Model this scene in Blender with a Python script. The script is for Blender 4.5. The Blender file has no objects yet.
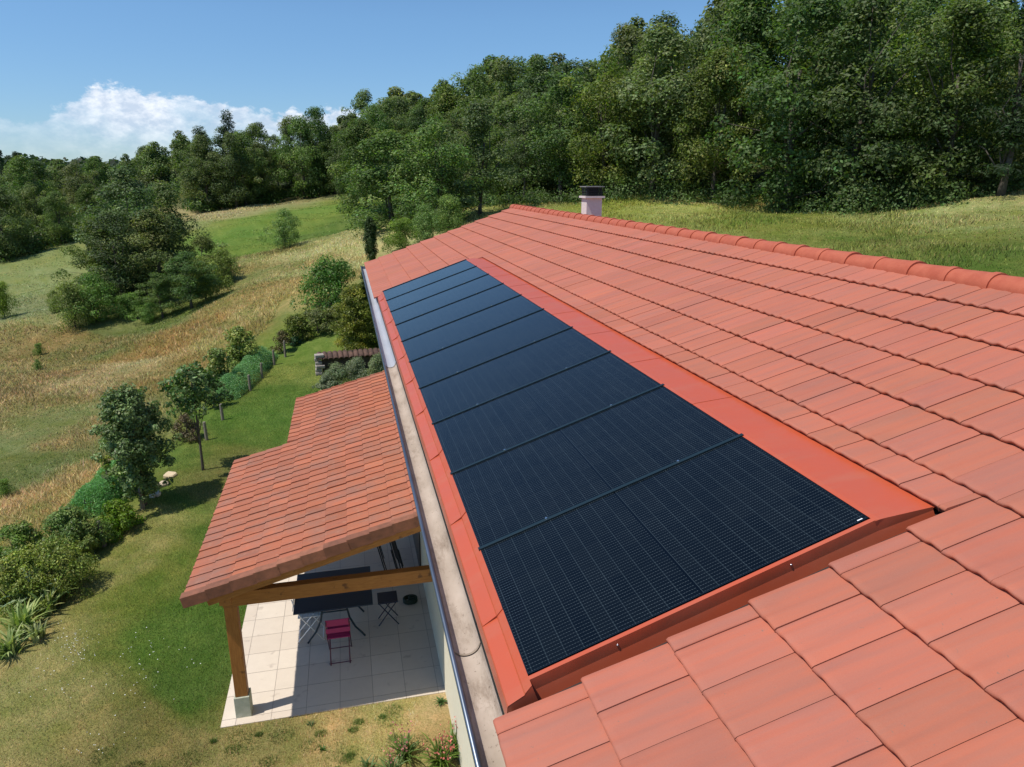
import bpy, math, random
import numpy as np
from mathutils import Vector, Matrix
random.seed(7)
RNG = np.random.default_rng(7)
C = bpy.data.collections.new('place'); 
sc = bpy.context.scene
sc.collection.children.link(C)
PI = math.pi
# ------------------------------------------------------------------ camera
W, H, F = 1024, 767, 705.0
YAW, PITCH, TH = 0.229485, 0.281815, 0.334222      # TH = slope of the main roof
CAM = np.array([-0.6716, -2.5577, 2.1184])
def cam_axes():
    cy, sy = math.cos(YAW), math.sin(YAW)
    f = np.array([sy*math.cos(PITCH), cy*math.cos(PITCH), -math.sin(PITCH)])
    r = np.array([cy, -sy, 0.0]); u = np.cross(r, f)
    return r, u, f
AR, AU, AF = cam_axes()
def ray(x, y):
    return AR*((x-W/2)/F) - AU*((y-H/2)/F) + AF
def at_dist(x, y, D):
    d = ray(x, y); return CAM + d*(D/math.hypot(d[0], d[1]))
def to_px(P):
    q = np.asarray(P)-CAM; z = q@AF
    return W/2+F*(q@AR)/z, H/2-F*(q@AU)/z
def z_at(x_y, py):
    """height above ground-plane position x_y which shows at photo row py"""
    dx, dy = x_y[0]-CAM[0], x_y[1]-CAM[1]
    # solve (H/2-py)/F = (q.AU)/(q.AF)
    k = (H/2-py)/F
    a = dx*AU[0]+dy*AU[1]; b = dx*AF[0]+dy*AF[1]
    return CAM[2] + (k*b-a)/(AU[2]-k*AF[2])
cam = bpy.data.cameras.new('camera'); co = bpy.data.objects.new('camera', cam); C.objects.link(co)
M = Matrix(((AR[0], AU[0], -AF[0], CAM[0]), (AR[1], AU[1], -AF[1], CAM[1]), (AR[2], AU[2], -AF[2], CAM[2]), (0, 0, 0, 1)))
co.matrix_world = M
cam.sensor_width = 36; cam.lens = 36*F/W; cam.clip_start = .05; cam.clip_end = 8000
sc.camera = co
G = -4.9                                            # level of the garden by the house
# ------------------------------------------------------------------ helpers
def lin(c):
    c = np.asarray(c, float)/255
    return np.where(c <= .04045, c/12.92, ((c+.055)/1.055)**2.4)
def tagit(o, label=None, cat=None, group=None, kind=None):
    if label: o['label'] = label
    if cat: o['category'] = cat
    if group: o['group'] = group
    if kind: o['kind'] = kind
    return o
def link(o, parent=None):
    C.objects.link(o)
    if parent is not None: o.parent = parent
    return o
def empty(name, loc=(0, 0, 0), rz=0, parent=None):
    o = bpy.data.objects.new(name, None); o.location = loc; o.rotation_euler = (0, 0, rz); o.empty_display_size = .2
    return link(o, parent)
def np_mesh(name, v, f, mat=None, col=None, smooth=False):
    """uniform polygons from numpy arrays"""
    v = np.asarray(v, np.float32); f = np.asarray(f, np.int32); k = f.shape[1]
    me = bpy.data.meshes.new(name)
    me.vertices.add(len(v)); me.vertices.foreach_set('co', v.ravel())
    me.loops.add(f.size); me.loops.foreach_set('vertex_index', f.ravel())
    me.polygons.add(len(f)); me.polygons.foreach_set('loop_start', np.arange(0, f.size, k, dtype=np.int32))
    if smooth: me.polygons.foreach_set('use_smooth', np.ones(len(f), bool))
    if col is not None:
        a = me.color_attributes.new('Col', 'FLOAT_COLOR', 'POINT')
        c = np.ones((len(v), 4), np.float32); c[:, :3] = col; a.data.foreach_set('color', c.ravel())
    me.update(calc_edges=True); me.validate()
    if mat: me.materials.append(mat)
    return me
class MB:
    """collects shapes, builds one mesh object"""
    def __init__(s): s.v = []; s.f = []
    def add(s, vs, fs):
        n = len(s.v); s.v += [tuple(p) for p in vs]; s.f += [tuple(i+n for i in q) for q in fs]; return s
    def box(s, x0, x1, y0, y1, z0, z1, T=None):
        vs = [(x, y, z) for z in (z0, z1) for y in (y0, y1) for x in (x0, x1)]
        if T is not None: vs = [T @ Vector(p) for p in vs]
        return s.add(vs, [(0, 2, 3, 1), (4, 5, 7, 6), (0, 1, 5, 4), (2, 6, 7, 3), (0, 4, 6, 2), (1, 3, 7, 5)])
    def beam(s, a, b, w, h):
        a = Vector(a); b = Vector(b); d = (b-a).normalized()
        up = Vector((0, 0, 1)) if abs(d.z) < .95 else Vector((0, 1, 0))
        r = d.cross(up).normalized(); u = r.cross(d)
        vs = [p + r*(i*w/2)+u*(j*h/2) for p in (a, b) for j in (-1, 1) for i in (-1, 1)]
        return s.add(vs, [(0, 2, 3, 1), (4, 5, 7, 6), (0, 1, 5, 4), (2, 6, 7, 3), (0, 4, 6, 2), (1, 3, 7, 5)])
    def tube(s, pts, r, n=8, caps=True):
        pts = [Vector(p) for p in pts]; m = len(pts)
        rr = r if isinstance(r, (list, tuple)) else [r]*m
        ref = None; base = len(s.v)
        for i, p in enumerate(pts):
            d = (pts[min(i+1, m-1)]-pts[max(i-1, 0)]).normalized()
            if ref is None: ref = Vector((0, 0, 1)) if abs(d.z) < .9 else Vector((1, 0, 0))
            a = d.cross(ref).normalized(); b = a.cross(d).normalized(); ref = b if abs(d.dot(b)) < .99 else ref
            s.v += [tuple(p+(a*math.cos(2*PI*k/n)+b*math.sin(2*PI*k/n))*rr[i]) for k in range(n)]
        for i in range(m-1):
            for k in range(n):
                q = base+i*n; s.f.append((q+k, q+(k+1) % n, q+n+(k+1) % n, q+n+k))
        if caps:
            s.f.append(tuple(base+k for k in range(n))[::-1]); s.f.append(tuple(base+(m-1)*n+k for k in range(n)))
        return s
    def lathe(s, prof, c=(0, 0, 0), n=20):
        base = len(s.v)
        for (r, z) in prof: s.v += [(c[0]+r*math.cos(2*PI*k/n), c[1]+r*math.sin(2*PI*k/n), c[2]+z) for k in range(n)]
        for i in range(len(prof)-1):
            for k in range(n):
                q = base+i*n; s.f.append((q+k, q+(k+1) % n, q+n+(k+1) % n, q+n+k))
        return s
    def sheet(s, prof, y0, y1, t=0.0):
        """profile in x,z extruded along y"""
        base = len(s.v); m = len(prof)
        for y in (y0, y1): s.v += [(x, y, z) for x, z in prof]
        for i in range(m-1): s.f.append((base+i, base+i+1, base+m+i+1, base+m+i))
        return s
    def build(s, name, mat, parent=None, smooth=False, bevel=0, solid=0):
        me = bpy.data.meshes.new(name); me.from_pydata(s.v, [], s.f); me.update()
        if smooth:
            for p in me.polygons: p.use_smooth = True
        me.materials.append(mat)
        o = bpy.data.objects.new(name, me); link(o, parent)
        if solid:
            m = o.modifiers.new('solid', 'SOLIDIFY'); m.thickness = solid; m.offset = -1
        if bevel:
            m = o.modifiers.new('bevel', 'BEVEL'); m.width = bevel; m.segments = 2; m.limit_method = 'ANGLE'
        return o
def copy_tree(o, parent=None):
    c = o.copy(); C.objects.link(c); c.parent = parent
    for ch in list(o.children): copy_tree(ch, c)
    return c
# ------------------------------------------------------------------ materials
def mat(name, col=(.5, .5, .5), rough=.7, metal=0.0, spec=.5):
    m = bpy.data.materials.new(name); m.use_nodes = True
    b = m.node_tree.nodes['Principled BSDF']
    b.inputs['Base Color'].default_value = (*col, 1); b.inputs['Roughness'].default_value = rough
    b.inputs['Metallic'].default_value = metal; b.inputs['Specular IOR Level'].default_value = spec
    return m
class NT:
    def __init__(s, m): s.t = m.node_tree; s.b = s.t.nodes.get('Principled BSDF')
    def n(s, typ, **kw):
        nd = s.t.nodes.new(typ)
        for k, v in kw.items():
            if k.startswith('i_'):
                key = k[2:]; nd.inputs[int(key) if key.isdigit() else key.replace('_', ' ')].default_value = v
            else: setattr(nd, k, v)
        return nd
    def l(s, a, b): s.t.links.new(a, b)
    def obj(s): return s.n('ShaderNodeTexCoord').outputs['Object']
    def noise(s, vec, scale, detail=4, rough=.55, stretch=None, offs=None):
        if stretch or offs:
            mp = s.n('ShaderNodeMapping'); s.l(vec, mp.inputs[0])
            if stretch: mp.inputs['Scale'].default_value = stretch
            if offs: mp.inputs['Location'].default_value = offs
            vec = mp.outputs[0]
        nd = s.n('ShaderNodeTexNoise'); s.l(vec, nd.inputs['Vector'])
        nd.inputs['Scale'].default_value = scale; nd.inputs['Detail'].default_value = detail; nd.inputs['Roughness'].default_value = rough
        return nd.outputs['Fac']
    def ramp(s, fac, stops):
        r = s.n('ShaderNodeValToRGB'); e = r.color_ramp.elements
        while len(e) < len(stops): e.new(.5)
        for i, (p, c) in enumerate(stops): e[i].position = p; e[i].color = (*c, 1) if len(c) == 3 else c
        s.l(fac, r.inputs[0]); return r.outputs[0]
    def mix(s, fac, a, b, mode='MIX'):
        m = s.n('ShaderNodeMix', data_type='RGBA', blend_type=mode)
        for v, k in ((fac, 0), (a, 6), (b, 7)):
            if isinstance(v, (int, float)): m.inputs[k].default_value = v
            elif isinstance(v, (tuple, list)): m.inputs[k].default_value = (*v, 1)
            else: s.l(v, m.inputs[k])
        return m.outputs[2]
    def math(s, op, a, b=None, c=None, clamp=False):
        m = s.n('ShaderNodeMath', operation=op, use_clamp=clamp)
        for k, v in enumerate((a, b, c)):
            if v is None: continue
            if isinstance(v, (int, float)): m.inputs[k].default_value = v
            else: s.l(v, m.inputs[k])
        return m.outputs[0]
    def bump(s, h, dist=.01, strength=1.0):
        b = s.n('ShaderNodeBump'); b.inputs['Distance'].default_value = dist; b.inputs['Strength'].default_value = strength
        s.l(h, b.inputs['Height']); s.l(b.outputs[0], s.b.inputs['Normal'])
    def base(s, c): s.l(c, s.b.inputs['Base Color'])
MT = {}
def noisy(name, c1, c2, scale=5, rough=.8, stretch=None, bumpd=0, metal=0, spec=.5, detail=5):
    m = mat(name, c1, rough, metal, spec); t = NT(m)
    f = t.noise(t.obj(), scale, detail, .6, stretch)
    t.base(t.ramp(f, [(.3, c1), (.7, c2)]))
    if bumpd: t.bump(f, bumpd)
    return m
def tile_material(name, c_main, c_alt, c_streak, dirt=None):
    m = mat(name, c_main, .75, 0, .35); t = NT(m); ob = t.obj()
    at = t.n('ShaderNodeAttribute', attribute_name='Col').outputs['Color']
    st = t.noise(ob, 1.0, 5, .65, (2.2, 26, 2))
    st2 = t.noise(ob, 1.0, 3, .6, (1.1, 9, 2), (3, 7, 0))
    c = t.mix(t.ramp(st, [(.40, (0, 0, 0)), (.62, (1, 1, 1))]), c_main, c_alt)
    c = t.mix(t.math('MULTIPLY', t.ramp(st2, [(.47, (0, 0, 0)), (.68, (1, 1, 1))]), .6), c, c_streak)
    c = t.mix(1.0, c, at, 'MULTIPLY')
    fine = t.noise(ob, 160, 3, .6)
    c = t.mix(t.math('MULTIPLY', fine, .26), c, (.40, .20, .13))
    if dirt:
        dd = t.noise(ob, 1.3, 6, .7)
        c = t.mix(t.ramp(dd, [(.47, (0, 0, 0)), (.66, (.7, .7, .7))]), c, dirt)
        d2 = t.noise(ob, 11, 4, .7)
        c = t.mix(t.ramp(d2, [(.56, (0, 0, 0)), (.7, (.6, .6, .6))]), c, (.40, .19, .12))
    wp = t.noise(ob, 1.7, 5, .65, None, (5, 2, 9)); c = t.mix(t.ramp(wp, [(.48, (0, 0, 0)), (.7, (.5, .5, .5))]), c, t.mix(1, c, (.84, .86, .90), 'MULTIPLY'))
    sk_ = t.noise(ob, 42, 3, .6, None, (1, 6, 2)); c = t.mix(t.ramp(sk_, [(.69, (0, 0, 0)), (.74, (.6, .6, .6))]), c, (.20, .13, .10))
    t.base(c); t.bump(t.mix(.5, fine, st), .002, .8)
    return m
MT['tile'] = tile_material('clay_tile', (.435, .120, .069), (.39, .124, .080), (.315, .118, .085))
MT['old_tile'] = tile_material('old_clay_tile', (.40, .112, .050), (.36, .112, .060), (.27, .105, .062), (.25, .135, .10))
MT['verge'] = noisy('verge_clay', (.20, .085, .05), (.34, .135, .08), 9, .85, bumpd=.003)
_t = NT(MT['verge']); _oi = _t.n('ShaderNodeObjectInfo'); _src = _t.b.inputs['Base Color'].links[0].from_socket
_t.base(_t.mix(1, _src, _t.ramp(_oi.outputs['Random'], [(0, (.65, .62, .6)), (1, (1.1, 1.05, 1.0))]), 'MULTIPLY'))
MT['ridge'] = noisy('ridge_clay', (.37, .078, .038), (.45, .115, .06), 9, .8, bumpd=.002)
MT['flash'] = noisy('painted_red_sheet', (.49, .088, .036), (.45, .092, .045), 2.2, .3, spec=.5)
_t = NT(MT['flash']); _s = _t.b.inputs['Base Color'].links[0].from_socket; _o = _t.obj()
_c = _t.mix(_t.ramp(_t.noise(_o, 1.6, 6, .7, (.6, 2.5, 1)), [(.5, (0, 0, 0)), (.72, (.55, .55, .55))]), _s, (.44, .135, .075)); _t.base(_c)
_t.l(_t.math('ADD', .24, _t.math('MULTIPLY', _t.noise(_o, 4, 5, .7), .25)), _t.b.inputs['Roughness']); _t.bump(_t.noise(_o, 3.2, 2, .5), .010, .5)
MT['dark_gap'] = mat('roof_underlay', (.03, .02, .018), .9)
MT['frame'] = mat('dark_anodised_aluminium', (.012, .02, .03), .35, .6)
MT['rail'] = mat('dark_clamp_rail', (.012, .028, .036), .4, .3)
MT['steel'] = mat('bright_steel', (.75, .75, .75), .25, 1)
MT['zinc'] = noisy('weathered_zinc', (.12, .145, .18), (.20, .23, .28), 9, .33, (1, .2, 1), metal=.8)
MT['gutter_in'] = noisy('dusty_gutter', (.33, .265, .205), (.45, .37, .30), 7, .8, (1, .5, 1), .002)
_t = NT(MT['gutter_in']); _s = _t.b.inputs['Base Color'].links[0].from_socket; _o = _t.obj()
_c = _t.mix(_t.ramp(_t.noise(_o, 2.2, 6, .75, (3, 1, 3)), [(.52, (0, 0, 0)), (.66, (.6, .6, .6))]), _s, (.17, .12, .08))
_t.base(_t.mix(_t.ramp(_t.noise(_o, 38, 4, .7), [(.62, (0, 0, 0)), (.7, (.7, .7, .7))]), _c, (.10, .07, .045)))
MT['gutter_in2'] = noisy('sky_sheen_zinc', (.38, .40, .44), (.46, .47, .50), 8, .5, (1, .2, 1), metal=.2)  # far length of gutter: sky reflection put into the colour as a bluish pallor
MT['gutter_side'] = noisy('limed_zinc', (.55, .55, .58), (.75, .74, .72), 20, .7)
MT['render'] = noisy('cream_render', (.72, .66, .50), (.78, .73, .58), 20, .9, bumpd=.003)
MT['soffit'] = mat('soffit_board', (.30, .24, .18), .8)
MT['paint'] = noisy('chimney_render', (.62, .53, .50), (.70, .62, .58), 15, .9)
MT['black'] = mat('black_metal', (.012, .012, .013), .5, .3)
MT['capslab'] = mat('grey_concrete', (.22, .22, .21), .8)
MT['concrete'] = noisy('concrete_plinth', (.34, .36, .27), (.45, .45, .36), 14, .9, bumpd=.003)
def wood():
    m = mat('stained_timber', (.35, .16, .05), .6); t = NT(m); ob = t.obj()
    g = t.noise(ob, 6, 6, .65, (1, 9, 9)); k = t.noise(ob, 7, 2, .5)
    c = t.ramp(g, [(.3, (.24, .088, .016)), (.7, (.38, .16, .038))])
    c = t.mix(t.ramp(k, [(.64, (0, 0, 0)), (.72, (.85, .85, .85))]), c, (.10, .035, .012))
    t.base(c); t.bump(g, .002); return m
def wood_up():
    m = wood(); m.name = 'stained_timber_upright'; 
    for n in m.node_tree.nodes:
        if n.type == 'MAPPING': n.inputs['Scale'].default_value = (9, 9, 1)
    return m
MT['wood'] = wood(); MT['wood_up'] = wood_up()
MT['post'] = noisy('weathered_post', (.16, .13, .10), (.28, .24, .19), 12, .9, (4, 4, 1))
MT['bark'] = noisy('bark', (.065, .052, .04), (.13, .11, .09), 9, .95, (3, 3, .6), .02)
def paving():
    m = mat('terrace_paving', (.6, .55, .48), .75); t = NT(m); ob = t.obj()
    sx = t.n('ShaderNodeSeparateXYZ'); t.l(ob, sx.inputs[0])
    def line(o, off):
        u = t.math('DIVIDE', t.math('SUBTRACT', o, off), .455)
        fr = t.math('FRACT', u); d = t.math('ABSOLUTE', t.math('SUBTRACT', fr, .5))
        return t.math('GREATER_THAN', d, .5-.0075), t.math('FLOOR', u)
    lx, ix = line(sx.outputs[0], .226-4.55); ly, iy = line(sx.outputs[1], 5.99-4.55)
    ln = t.math('MAXIMUM', lx, ly)
    cv = t.n('ShaderNodeCombineXYZ'); t.l(ix, cv.inputs[0]); t.l(iy, cv.inputs[1])
    wn = t.n('ShaderNodeTexWhiteNoise', noise_dimensions='2D'); t.l(cv.outputs[0], wn.inputs['Vector'])
    nz = t.noise(ob, 7, 6, .7)
    c = t.mix(wn.outputs['Value'], (.70, .61, .50), (.61, .52, .42))
    c = t.mix(t.math('MULTIPLY', nz, .35), c, (.40, .32, .25))
    st = t.noise(ob, 5, 3, .5, None, (4, 1, 0))
    c = t.mix(t.ramp(st, [(.66, (0, 0, 0)), (.76, (.35, .35, .35))]), c, (.2, .15, .12))
    c = t.mix(t.math('MULTIPLY', ln, .8), c, (.27, .22, .18))
    t.base(c); t.bump(t.math('SUBTRACT', nz, t.math('MULTIPLY', ln, 1.5)), .002); return m
MT['paving'] = paving()
def pv_glass():
    """six strings of half-cut cells, thin bus wires; local x up the roof, y along the eave"""
    m = mat('solar_glass', (.006, .011, .022), .16, 0, .5); t = NT(m)
    ob = t.obj(); sx = t.n('ShaderNodeSeparateXYZ'); t.l(ob, sx.inputs[0]); X, Y = sx.outputs[0], sx.outputs[1]
    def grid(o, off, step, w):
        u = t.math('DIVIDE', t.math('SUBTRACT', o, off), step)
        d = t.math('ABSOLUTE', t.math('SUBTRACT', t.math('FRACT', u), .5))
        return t.math('GREATER_THAN', d, .5-w/step/2), t.math('FLOOR', u)
    gx, ix = grid(X, .024, .0856, .0045)
    gy, iy = grid(Y, .0225, .1808, .0035)
    wires, _ = grid(Y, .0225, .0226, .0022)
    cv = t.n('ShaderNodeCombineXYZ'); t.l(ix, cv.inputs[0]); t.l(iy, cv.inputs[1])
    oi = t.n('ShaderNodeObjectInfo'); t.l(oi.outputs['Random'], cv.inputs[2])
    wn = t.n('ShaderNodeTexWhiteNoise', noise_dimensions='3D'); t.l(cv.outputs[0], wn.inputs['Vector'])
    c = t.mix(wn.outputs['Value'], (.0015, .003, .005), (.0035, .0055, .0075))
    # solder spots make dashed light lines across the wires
    dash, _ = grid(X, .024, .0143, .006)
    c = t.mix(t.math('MULTIPLY', wires, t.math('MULTIPLY', t.math('ADD', .12, t.math('MULTIPLY', dash, .34)), t.math('ADD', .35, t.math('MULTIPLY', t.noise(ob, 2.2, 3, .6), 1.6)))), c, (.14, .18, .20))
    c = t.mix(t.math('MULTIPLY', gx, t.math('MULTIPLY', .36, t.noise(ob, 3.5, 4, .7, None, (7, 1, 2)))), c, (.07, .10, .115))
    c = t.mix(t.math('MULTIPLY', gy, .3), c, (.003, .006, .012))
    mid, _ = grid(X, .88-.5, 10, .0)
    dm = t.math('LESS_THAN', t.math('ABSOLUTE', t.math('SUBTRACT', X, .878)), .006)
    c = t.mix(dm, c, (.001, .002, .004)); dl = t.math('LESS_THAN', t.math('ABSOLUTE', t.math('SUBTRACT', X, .886)), .0016); c = t.mix(t.math('MULTIPLY', dl, .22), c, (.10, .14, .16))
    t.base(c); nz = t.noise(ob, 3.0, 2, .5)
    t.l(t.math('ADD', .07, t.math('MULTIPLY', nz, .06)), t.b.inputs['Roughness']); t.b.inputs['Specular IOR Level'].default_value = .27
    dust = t.noise(ob, 9, 5, .7, None, (5, 3, 0))
    return m
MT['pv'] = pv_glass()
def foliage(name, trans=.42, rough=.6, var=.35, tt=(1.05, 1.2, .5)):
    m = bpy.data.materials.new(name); m.use_nodes = True; t = NT(m); b = t.b
    at = t.n('ShaderNodeAttribute', attribute_name='Col').outputs['Color']
    oi = t.n('ShaderNodeObjectInfo')
    hs = t.n('ShaderNodeHueSaturation'); t.l(at, hs.inputs['Color'])
    t.l(t.math('ADD', .5-.035*var*2, t.math('MULTIPLY', oi.outputs['Random'], .07*var*2)), hs.inputs['Hue'])
    t.l(t.math('ADD', 1-.5*var, t.math('MULTIPLY', t.math('FRACT', t.math('MULTIPLY', oi.outputs['Random'], 7.13)), var)), hs.inputs['Value'])
    t.l(t.math('ADD', .85, t.math('MULTIPLY', t.math('FRACT', t.math('MULTIPLY', oi.outputs['Random'], 3.71)), .25)), hs.inputs['Saturation'])
    t.l(hs.outputs[0], b.inputs['Base Color']); b.inputs['Roughness'].default_value = rough; b.inputs['Specular IOR Level'].default_value = .35
    tr = t.n('ShaderNodeBsdfTranslucent'); t.l(t.mix(1, hs.outputs[0], tt, 'MULTIPLY'), tr.inputs[0])
    mx = t.n('ShaderNodeMixShader'); mx.inputs[0].default_value = trans
    t.l(b.outputs[0], mx.inputs[1]); t.l(tr.outputs[0], mx.inputs[2])
    out = [n for n in t.t.nodes if n.type == 'OUTPUT_MATERIAL'][0]; t.l(mx.outputs[0], out.inputs[0])
    return m
MT['leaf'] = foliage('leaves'); MT['leaf_g'] = foliage('garden_leaves', .3, .5, .1); MT['blade'] = foliage('grass_blades', .4, .7, .0, (1, 1.05, .85))
# ------------------------------------------------------------------ terrain
CP = []
for X in (-5.3, -4, -2, 0, 3, 7):
    for Y in (-8, -4, 0, 4, 8, 12, 16):
        CP.append((X, Y, G))
for p in [(-4.8, 20, -4.9), (-2, 22, -4.85), (1, 24, -4.7), (-6.3, 12, -5.1), (-6.6, 8.5, -5.15), (-7, 3, -5.2), (-7.5, -4, -5.3), (-6, 16, -5.05),
          (-12, -6, -6.6), (-11, 4, -6.5), (10, -5, -3.8), (10, 4, -3.7), (10, 12, -3.5), (8, 18, -4.0), (-30, -20, -9), (30, -20, 2), (0, -40, -4), (-60, 0, -13)]:
    CP.append(p)
for (x, y, D) in [(0, 520, 19), (60, 480, 21.5), (0, 450, 27), (110, 440, 24), (0, 400, 35), (90, 390, 34), (180, 340, 38), (0, 330, 54), (5, 315, 58), (75, 320, 52), (150, 328, 47),
                  (0, 262, 88), (95, 238, 92), (50, 280, 74), (230, 300, 43), (230, 262, 60), (284, 247, 66), (280, 300, 38), (330, 300, 34),
                  (225, 235, 80), (345, 197, 105), (200, 216, 100), (270, 207, 100), (372, 257, 44), (390, 226, 55), (345, 230, 70), (480, 208, 56),
                  (620, 196, 54), (700, 203, 49), (780, 210, 45), (850, 214, 42), (930, 206, 43), (1024, 192, 45), (1120, 185, 47),
                  (1010, 287, 24), (850, 248, 30), (750, 232, 35), (650, 213, 44), (960, 235, 33), (560, 205, 58),
                  (1100, 120, 75), (900, 130, 80), (700, 140, 90), (560, 150, 100), (450, 165, 110), (380, 178, 120),
                  (95, 205, 135), (150, 192, 150), (20, 215, 140), (250, 185, 150), (190, 190, 140), (0, 187, 230), (120, 176, 240), (300, 170, 230), (500, 130, 220), (800, 100, 200), (1100, 90, 200)]:
    CP.append(tuple(at_dist(x, y, D)))
CP = np.array(CP)
def tps_fit(P, lam=.4):
    X = P[:, :2]/50; n = len(X)
    d = np.linalg.norm(X[:, None]-X[None], axis=2); K = np.where(d > 0, d*d*np.log(d+1e-12), 0)
    A = np.zeros((n+3, n+3)); A[:n, :n] = K+np.eye(n)*lam*.001; A[:n, n] = 1; A[:n, n+1:] = X; A[n, :n] = 1; A[n+1:, :n] = X.T
    return np.linalg.solve(A, np.r_[P[:, 2], 0, 0, 0])
TW = tps_fit(CP)
def ground(x, y):
    x = np.atleast_1d(np.asarray(x, float)); y = np.atleast_1d(np.asarray(y, float)); sh = x.shape
    x = x.ravel(); y = y.ravel()
    R = np.hypot(x-CAM[0], y-CAM[1]); k = np.minimum(1, 230/np.maximum(R, 1e-6))
    qx = (CAM[0]+(x-CAM[0])*k)/50; qy = (CAM[1]+(y-CAM[1])*k)/50
    out = np.zeros(len(qx))
    for s in range(0, len(qx), 20000):
        e = slice(s, s+20000)
        d = np.hypot(qx[e, None]-CP[None, :, 0]/50, qy[e, None]-CP[None, :, 1]/50)
        out[e] = np.where(d > 0, d*d*np.log(d+1e-12), 0)@TW[:len(CP)] + TW[len(CP)] + TW[len(CP)+1]*qx[e] + TW[len(CP)+2]*qy[e]
    # small roughness away from the garden
    rough = np.clip((R-22)/25, 0, 1)*.22
    out += rough*(np.sin(x*.31+1.3*np.sin(y*.17))*np.cos(y*.27+.8*np.sin(x*.13))+.5*np.sin(x*.9+y*.6)*np.cos(y*.8-x*.4))
    # far rolling hills
    az = np.arctan2(x-CAM[0], y-CAM[1]); far = np.clip((R-260)/300, 0, 1); far = far*far*(3-2*far)
    far2 = 14+7*np.sin(az*5+.6)+4*np.sin(az*13+1)
    flat = np.clip((R-230)/60, 0, 1); bx = np.clip((x-8)/8, 0, 1)
    out = out*(1-far) + far2*far
    # level pad under house and terrace
    inside = np.clip(1-np.maximum(np.maximum(-3.2-x, x-8.3)/1.2, np.maximum(-8-y, y-17)/2), 0, 1)
    out = out*(1-inside)+G*inside
    return out.reshape(sh)
def gz(x, y): return float(ground(x, y)[0])
def hit(px, py):
    """ground point seen at a photo pixel"""
    d = ray(px, py); d = d/math.hypot(d[0], d[1])
    ts = np.geomspace(3, 900, 700); Z = ground(CAM[0]+d[0]*ts, CAM[1]+d[1]*ts)-(CAM[2]+d[2]*ts)
    i = np.argmax(Z > 0)
    if Z[i] <= 0: return at_dist(px, py, 200)
    a, b = (ts[i-1], ts[i]) if i else (3, 3.01)
    for _ in range(18):
        m = (a+b)/2
        if gz(CAM[0]+d[0]*m, CAM[1]+d[1]*m) > CAM[2]+d[2]*m: b = m
        else: a = m
    return CAM+d*a
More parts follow.
